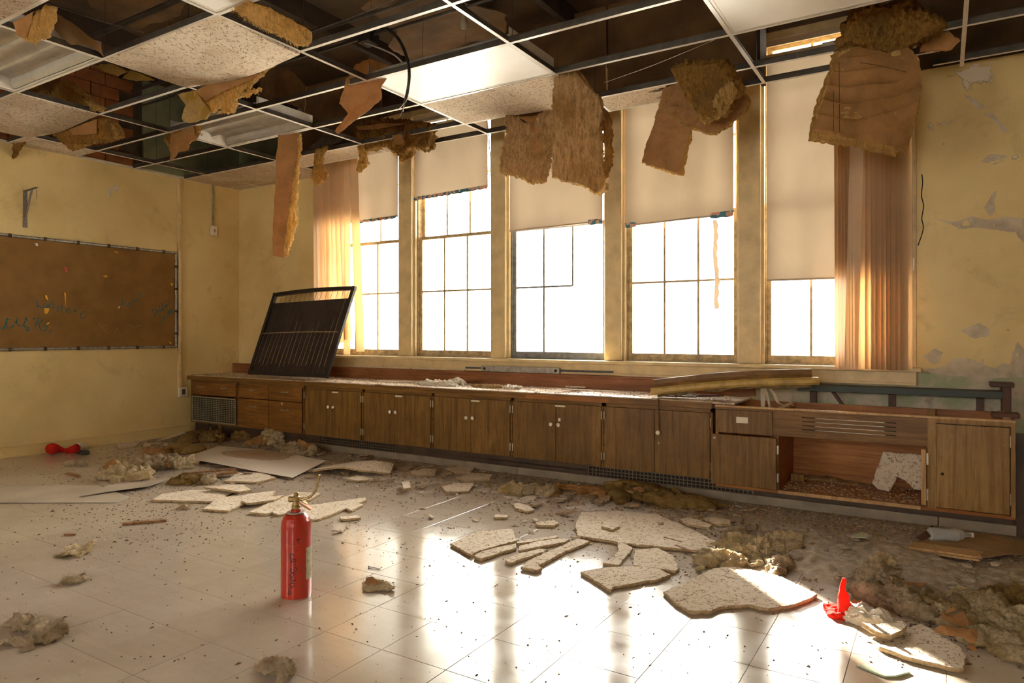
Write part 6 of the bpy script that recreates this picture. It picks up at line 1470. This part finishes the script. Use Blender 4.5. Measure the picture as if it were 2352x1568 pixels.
def inpoly(poly):
    x0, x1, y0, y1 = min(p.x for p in poly), max(p.x for p in poly), min(p.y for p in poly), max(p.y for p in poly)
    while True:
        p = Vector((rg.uniform(x0, x1), rg.uniform(y0, y1)))
        if inside(p, poly): return p
def rub_place(k):
    p = inpoly(RP); return (p.x, p.y, .018)
scatter_things('plaster_lump', 'rounded lump of plaster in the grey rubble bank before the stripped unit', 'lump', 'lumps in the rubble bank', 200, rub_place, (.010, .028), 'rubble')
YP = [Vector((atZ(*q).x, atZ(*q).y)) for q in G4([(280,350),(420,240),(700,270),(860,380),(700,430),(480,400),(300,460)])]
scatter_things('fibre_lump', 'crumbly yellow lump in the sunlit heap by the largest slab', 'lump', 'lumps in the yellow heap', 46, lambda k: tuple(inpoly(YP)), (.014, .030), 'floorgold', .006)
BP = [Vector((atZ(*q).x, atZ(*q).y)) for q in G2([(1300,420),(2352,420),(2500,1000),(2000,980),(1800,760),(1300,560)])]
scatter_things('fibre_lump', 'golden crumb in the shredded fibre at the right edge', 'lump', 'lumps in the shredded fibre', 60, lambda k: tuple(inpoly(BP)), (.010, .024), 'floorgold', .01)
FM = []
for k in range(6):
    bm = bmesh.new(); n = 7; r0 = random.Random(k)
    ps = [(cos(2*pi*i/n)*r0.uniform(.6, 1.2), sin(2*pi*i/n)*r0.uniform(.5, 1)) for i in range(n)]
    a = [bm.verts.new((x, y, .16)) for x, y in ps]; b = [bm.verts.new((x*1.06, y*1.06, -.16)) for x, y in ps]
    bm.faces.new(a); bm.faces.new(b[::-1])
    for i in range(n): bm.faces.new((a[i], b[i], b[(i+1) % n], a[(i+1) % n]))
    me = bpy.data.meshes.new('chip'); bm.to_mesh(me); bm.free(); FM.append(me)
def near_cab(k):
    x = rg.uniform(-6.3, -.9); y = 4.96-abs(rg.gauss(0, .42)); return (x, y) if y > 3.2 else None
scatter_things('tile_chip', 'small flat chip of ceiling tile strewn along the foot of the cabinets', 'tile chip', 'chips along the cabinets', 120, near_cab, (.018, .055), 'crumb', .002, FM)
def midfloor(k):
    q = (rg.uniform(760, 1700), rg.uniform(1110, 1260)); p = atZ(*q); return (p.x, p.y)
scatter_things('tile_chip', 'small pale chip of ceiling tile on the bare middle floor', 'tile chip', 'chips on the middle floor', 40, midfloor, (.012, .034), 'crumb_pale', .002, FM)
# crumbs: too fine to count
CR = {}
def crumbs(label, n, place, size, mat, name='crumbs'):
    m, mi = CR.setdefault(name, (MB(), [])); f0 = len(m.f)
    for k in range(n):
        p = place()
        if p is None: continue
        s_ = size[0]+(size[1]-size[0])*rg.random()**3; a = rg.uniform(0, 6.28); z = p[2] if len(p) > 2 else 0
        el = rg.uniform(1, 2.4) if rg.random() < .4 else 1
        V = [(p[0]+s_*el*cos(a), p[1]+s_*el*sin(a), z), (p[0]+s_*.8*cos(a+1.9), p[1]+s_*.8*sin(a+1.9), z), (p[0]-s_*el*cos(a+.2), p[1]-s_*el*sin(a+.2), z), (p[0]+s_*.7*cos(a-1.8), p[1]+s_*.7*sin(a-1.8), z), (p[0], p[1], z+s_*.9)]
        m.add(V, [(0,1,4), (1,2,4), (2,3,4), (3,0,4)])
    mi += [{'crumb': 0, 'crumb_dark': 1, 'crumb_pale': 2}[mat]]*(len(m.f)-f0)
def c_all():
    x = rg.uniform(-7.5, .9); y = rg.uniform(1.0, 5.0); return (x, y)
def c_cab():
    x = rg.uniform(-7.5, .5); y = 5.02-abs(rg.gauss(0, .5)); return (x, y)
def c_blob(cx, cy, r):
    def f():
        p = atZ(cx+rg.gauss(0, r*1.6), cy+rg.gauss(0, r*.5)); return (p.x, p.y) if p.y < 5.02 and p.x > XL+.03 else None
    return f
crumbs('fine dark crumbs strewn over the whole floor', 5200, c_all, (.001, .0062), 'crumb_dark')
crumbs('pale crumbs strewn over the whole floor', 1500, c_all, (.0015, .008), 'crumb_pale')
crumbs('brown crumbs thick along the foot of the cabinets', 9000, c_cab, (.002, .015), 'crumb')
crumbs('dark crumbs along the foot of the cabinets', 4000, c_cab, (.002, .012), 'crumb_dark')
for k, (cx, cy, r, n) in enumerate(((440, 1110, 90, 2200), (300, 1060, 90, 1500), (1500, 1200, 120, 2000), (1750, 1270, 90, 1800), (350, 1180, 90, 900), (2200, 1300, 110, 2500), (1980, 1230, 140, 2500), (2250, 1440, 70, 1500), (850, 1130, 120, 1000))):
    crumbs('crumbs around the debris, patch by '+('the laths', 'the fibre clumps', 'the big slab', 'the yellow heap', 'the plastic sheets', 'the cardboard', 'the open cabinet', 'the shredded fibre', 'the warped tile')[k], n, c_blob(cx, cy, r), (.0015, .009), ('crumb', 'crumb_dark', 'crumb')[k % 3])
# nails
for k, (a, b) in enumerate((((847, 1301), (874, 1306)), ((847, 1305), (872, 1308)))):
    A, B = atZ(*a, .003), atZ(*b, .003); m = MB().tube([A, B], .0016, 6); m.tube([A, A+(A-B).normalized()*.002], .004, 8); tag(m.build('nail', M['rustbr'], None, 50), ('rusty nail on the bright floor, farther of two', 'rusty nail on the bright floor, nearer of two')[k], 'nail', 'two rusty nails')
# ================================================================ debris on the worktop and in the open unit
ZW = .7075
GW = 'debris pieces on the worktop'
def wfrag(label, poly, z=ZW, th=.012, mat='frag', **k): return fragment(label, poly, th=th, z=z, mat=mat, group=GW, h=.018, **k)
wfrag('broken tile board at the left of the white drift on the worktop', K3([(1260,158),(1400,152),(1640,158),(1640,172),(1400,170)]), th=.006, mat='frag')
for k, (px, s_, mt, lab) in enumerate((((1005, 885), (.20, .05, .026), 'paper', 'white crumpled paper heap on the worktop'), ((1050, 884), (.07, .05, .03), 'whitefur', 'cream curl at the right end of the white heap'), ((1120, 890), (.16, .05, .016), 'fibre_dusty', 'low tan debris right of the white heap on the worktop'), ((1175, 893), (.08, .04, .018), 'whitefur', 'pale chunk at the end of the debris on the worktop'),
        ((1352, 886), (.09, .06, .045), 'whitefur', 'tall pale crumpled chunk near the end of the worktop'), ((1400, 888), (.08, .05, .03), 'fibre_dusty', 'tan chunk right of the tall pale one'), ((1437, 890), (.07, .05, .032), 'whitefur', 'cream chunk before the moulding'), ((1474, 893), (.035, .03, .022), 'whitefur', 'small round chunk nearest the moulding'), ((670, 863), (.14, .03, .012), 'fibre_dusty', 'low pale debris at the foot of the black screen'))):
    c = atZ(px[0], px[1], ZW); o = clump('worktop_debris', tuple(c), s_, mt, None, 101+k, 4, .75, 2.8); tag(o, lab, 'debris', GW)
for k, (a, b, w_, z, lab) in enumerate((((1292, 892), (1380, 897), .04, ZW, 'broken tile strip lying at the foot of the tall pale chunk'), ((1300, 886), (1345, 888), .03, ZW+.012, 'short tile strip under the tall pale chunk'), ((1360, 896), (1420, 898), .035, ZW, 'tile strip beside the tan chunk'), ((1520, 906), (1600, 909), .07, ZW, 'dark peeling board piece under the moulding'), ((1575, 905), (1660, 905), .08, ZW+.006, 'curled laminate piece at the broken end of the worktop'))):
    o = stick(lab, a, b, w_, .010, 'frag' if k < 3 else 'redwood', z, GW); o['category'] = 'debris'
def c_wt():
    x = rg.uniform(-7.4, -1.3); y = rg.uniform(5.0, 5.58); return (x, y, .707)
crumbs('pale crumbs and dust strewn over the worktop', 3500, c_wt, (.0015, .009), 'crumb_pale', 'worktop_crumbs')
crumbs('brown crumbs strewn over the worktop', 2200, c_wt, (.0015, .008), 'crumb', 'worktop_crumbs')
def c_in():
    return (rg.uniform(-.94, -.12), rg.uniform(5.03, 5.57), .118)
crumbs('crumbs on the floor of the open unit', 1500, c_in, (.0015, .011), 'crumb', 'unit_crumbs')
pl = Pl((-.25, 5.33, .119), (-.15, -1, .30))
o = plate('tile_shard', K5([(1262,852),(1342,632),(1622,650),(1612,905),(1560,895),(1500,832),(1440,805),(1400,880),(1378,912),(1300,895)]), pl, .02, 'frag', None, h=.025, jag=.005, rimn=.006)
lo = min(v.co.z for v in o.data.vertices); o.data.transform(Matrix.Translation((0, 0, .119-lo))); tag(o, 'large broken ceiling tile leaning inside the open unit', 'ceiling tile')
a = atY(1832, 1078, 5.42); tag(MB().box(a.x-.045, a.x+.045, 5.40, 5.45, .119, .168, .003).build('wood_block', M['yellowwood']), 'small yellow wood block inside the open unit at the left', 'block')
for k, (px, s_, lab) in enumerate((((1850, 1092), (.05, .03, .018), 'small pale chunk near the yellow block'), ((1910, 1082), (.10, .05, .02), 'low pale debris at the back of the open unit'), ((1960, 1085), (.07, .04, .012), 'flat debris in the middle of the open unit'))):
    c = atZ(px[0], px[1], .119); c.y = min(c.y, 5.5); tag(clump('unit_debris', tuple(c), s_, 'fibre_dusty', None, 131+k, 3, .7, 2.5), lab, 'debris', 'debris inside the open unit')
# tape strips hanging from the moulding into the open unit
M['tape'] = trans_mat('pale_fibre_tape', (.66, .56, .42), (.7, .6, .45), .2, .6, 30, .2)
def ribbon(label, P, w_, mat='tape', name='tape_strip'):
    P = smooth_pts([Vector(p) for p in P], 6); V = []; Fc = []
    for i, p in enumerate(P):
        a = .5+i*.12; r = Vector((cos(a*.4), sin(a*.4)*.5, 0))*w_/2; V += [p-r, p+r, p+r+Vector((0, .0008, 0)), p-r+Vector((0, .0008, 0))]
    for i in range(len(P)-1):
        for j in range(4): Fc.append((4*i+j, 4*i+(j+1) % 4, 4*i+4+(j+1) % 4, 4*i+4+j))
    tag(MB().add(V, Fc).build(name, M[mat], None, 40), label, 'tape')
ribbon('stiff pale tape strip hanging straight down into the stripped unit', [atY(1752, 892, 5.28), atY(1752, 915, 5.28), atY(1752, 940, 5.26)], .034)
ribbon('thin white tape strip right of the stiff one', [atY(1757, 890, 5.26), atY(1764, 915, 5.24), atY(1768, 940, 5.22)], .018)
ribbon('looping tape strip ending on the cross member of the stripped unit', [atY(1765, 888, 5.27), atY(1778, 905, 5.26), atY(1788, 925, 5.24), atY(1808, 930, 5.2), atY(1820, 930, 5.16), atY(1822, 935, 5.14)], .024)
tag(MB().tube(smooth_pts([Vector((-1.80, 4.972, .706)), Vector((-1.795, 4.968, .68)), Vector((-1.805, 4.99, .60)), Vector((-1.80, 4.985, .47))]), .006, 6).build('hanging_cord', M['stickwood'], None, 50), 'brown cord hanging from the worktop edge to the knob of the last double door', 'cord')

for nm, (m, mi) in CR.items():
    o = m.build(nm, [M['crumb'], M['crumb_dark'], M['crumb_pale']]); o.data.polygons.foreach_set('material_index', mi)
    tag(o, {'crumbs': 'fine crumbs and grit strewn all over the floor', 'worktop_crumbs': 'pale dust and crumbs strewn over the worktop', 'unit_crumbs': 'crumbs on the floor of the open unit'}[nm], 'crumbs', None, 'stuff')
# ---- peeling paint on the pier right of the windows
M['flake'] = simple('peeling_paint_flake', (.66, .50, .23), .6, var=.25, vs=12); M['bareplaster'] = simple('bare_plaster_under_paint', (.60, .50, .36), .85, var=.35, vs=12, bs=.6, bscale=60)
PW = Pl((0, YW-.0005, 0), (0, -1, 0)); W3 = lambda p: crop(1400, 400, .40476, p)
def peel(label, poly, curl=(), cc=None):
    o = plate('bare_patch', poly, PW, .0012, 'bareplaster', None, h=.02, jag=.007, amp=.001, freq=20, seed=len(label)); tag(o, label, 'bare patch', 'patches where paint has peeled off the pier')
    for k, q in enumerate(curl):
        part_ = plate('paint_flake', q, Pl((0, YW-.006, 0), (.25-.5*(k % 2), -1, .25)), .001, cc or 'flake', None, h=.012, jag=.004, amp=.012, freq=14, seed=k+len(label)); tag(part_, 'curled paint flake hanging at the '+label.split(' on ')[0], 'paint flake', 'curled paint flakes on the pier')
peel('long horizontal torn strip on the yellow pier', W3([(1845,252),(1960,268),(2060,240),(2130,258),(2240,238),(2360,255),(2360,400),(2300,330),(2180,312),(2080,300),(1980,312),(1940,285)]), [W3([(2245,345),(2285,318),(2352,395),(2352,420),(2300,395)])], 'bareplaster')
peel('narrow torn tongue on the pier above the long strip', W3([(2125,190),(2165,120),(2195,90),(2185,150),(2190,215),(2165,242),(2135,210)]))
peel('small ragged patch on the pier near its upper right', Z3([(2105,920),(2160,872),(2250,880),(2262,892),(2200,905),(2150,925)]))
peel('diagonal crack patch on the upper pier', Z3([(2015,538),(2060,550),(2150,620),(2230,700),(2268,730),(2232,760),(2200,700),(2120,640),(2050,585)]))
peel('oval patch on the pier above the green foot', W3([(1995,890),(2045,862),(2100,845),(2160,880),(2150,915),(2080,932),(2030,915)]))
peel('tall pointed patch on the pier at the right edge', W3([(2262,1135),(2290,1010),(2315,950),(2352,985),(2400,1100),(2400,1135)]))
peel('pale patch on the pier by the sill end', W3([(1775,1035),(1850,990),(1892,1010),(1868,1070),(1840,1075)]))
peel('broad bare band on the pier along the green foot', W3([(1770,1110),(1900,1090),(1960,1040),(2050,1050),(2180,1100),(2240,1070),(2400,1120),(2400,1150),(2100,1160),(1900,1140)]))
m = MB(); e = [atY(x, y, YW-.002) for x, y in W3([(1772,0),(1776,50),(1770,120),(1782,180),(1772,250),(1780,310),(1750,405)])]; m.tube(smooth_pts(e), .0035, 5)
tag(m.build('paint_crack', M['voidm']), 'dark ragged paint edge running down beside the right vertical blind', 'crack')
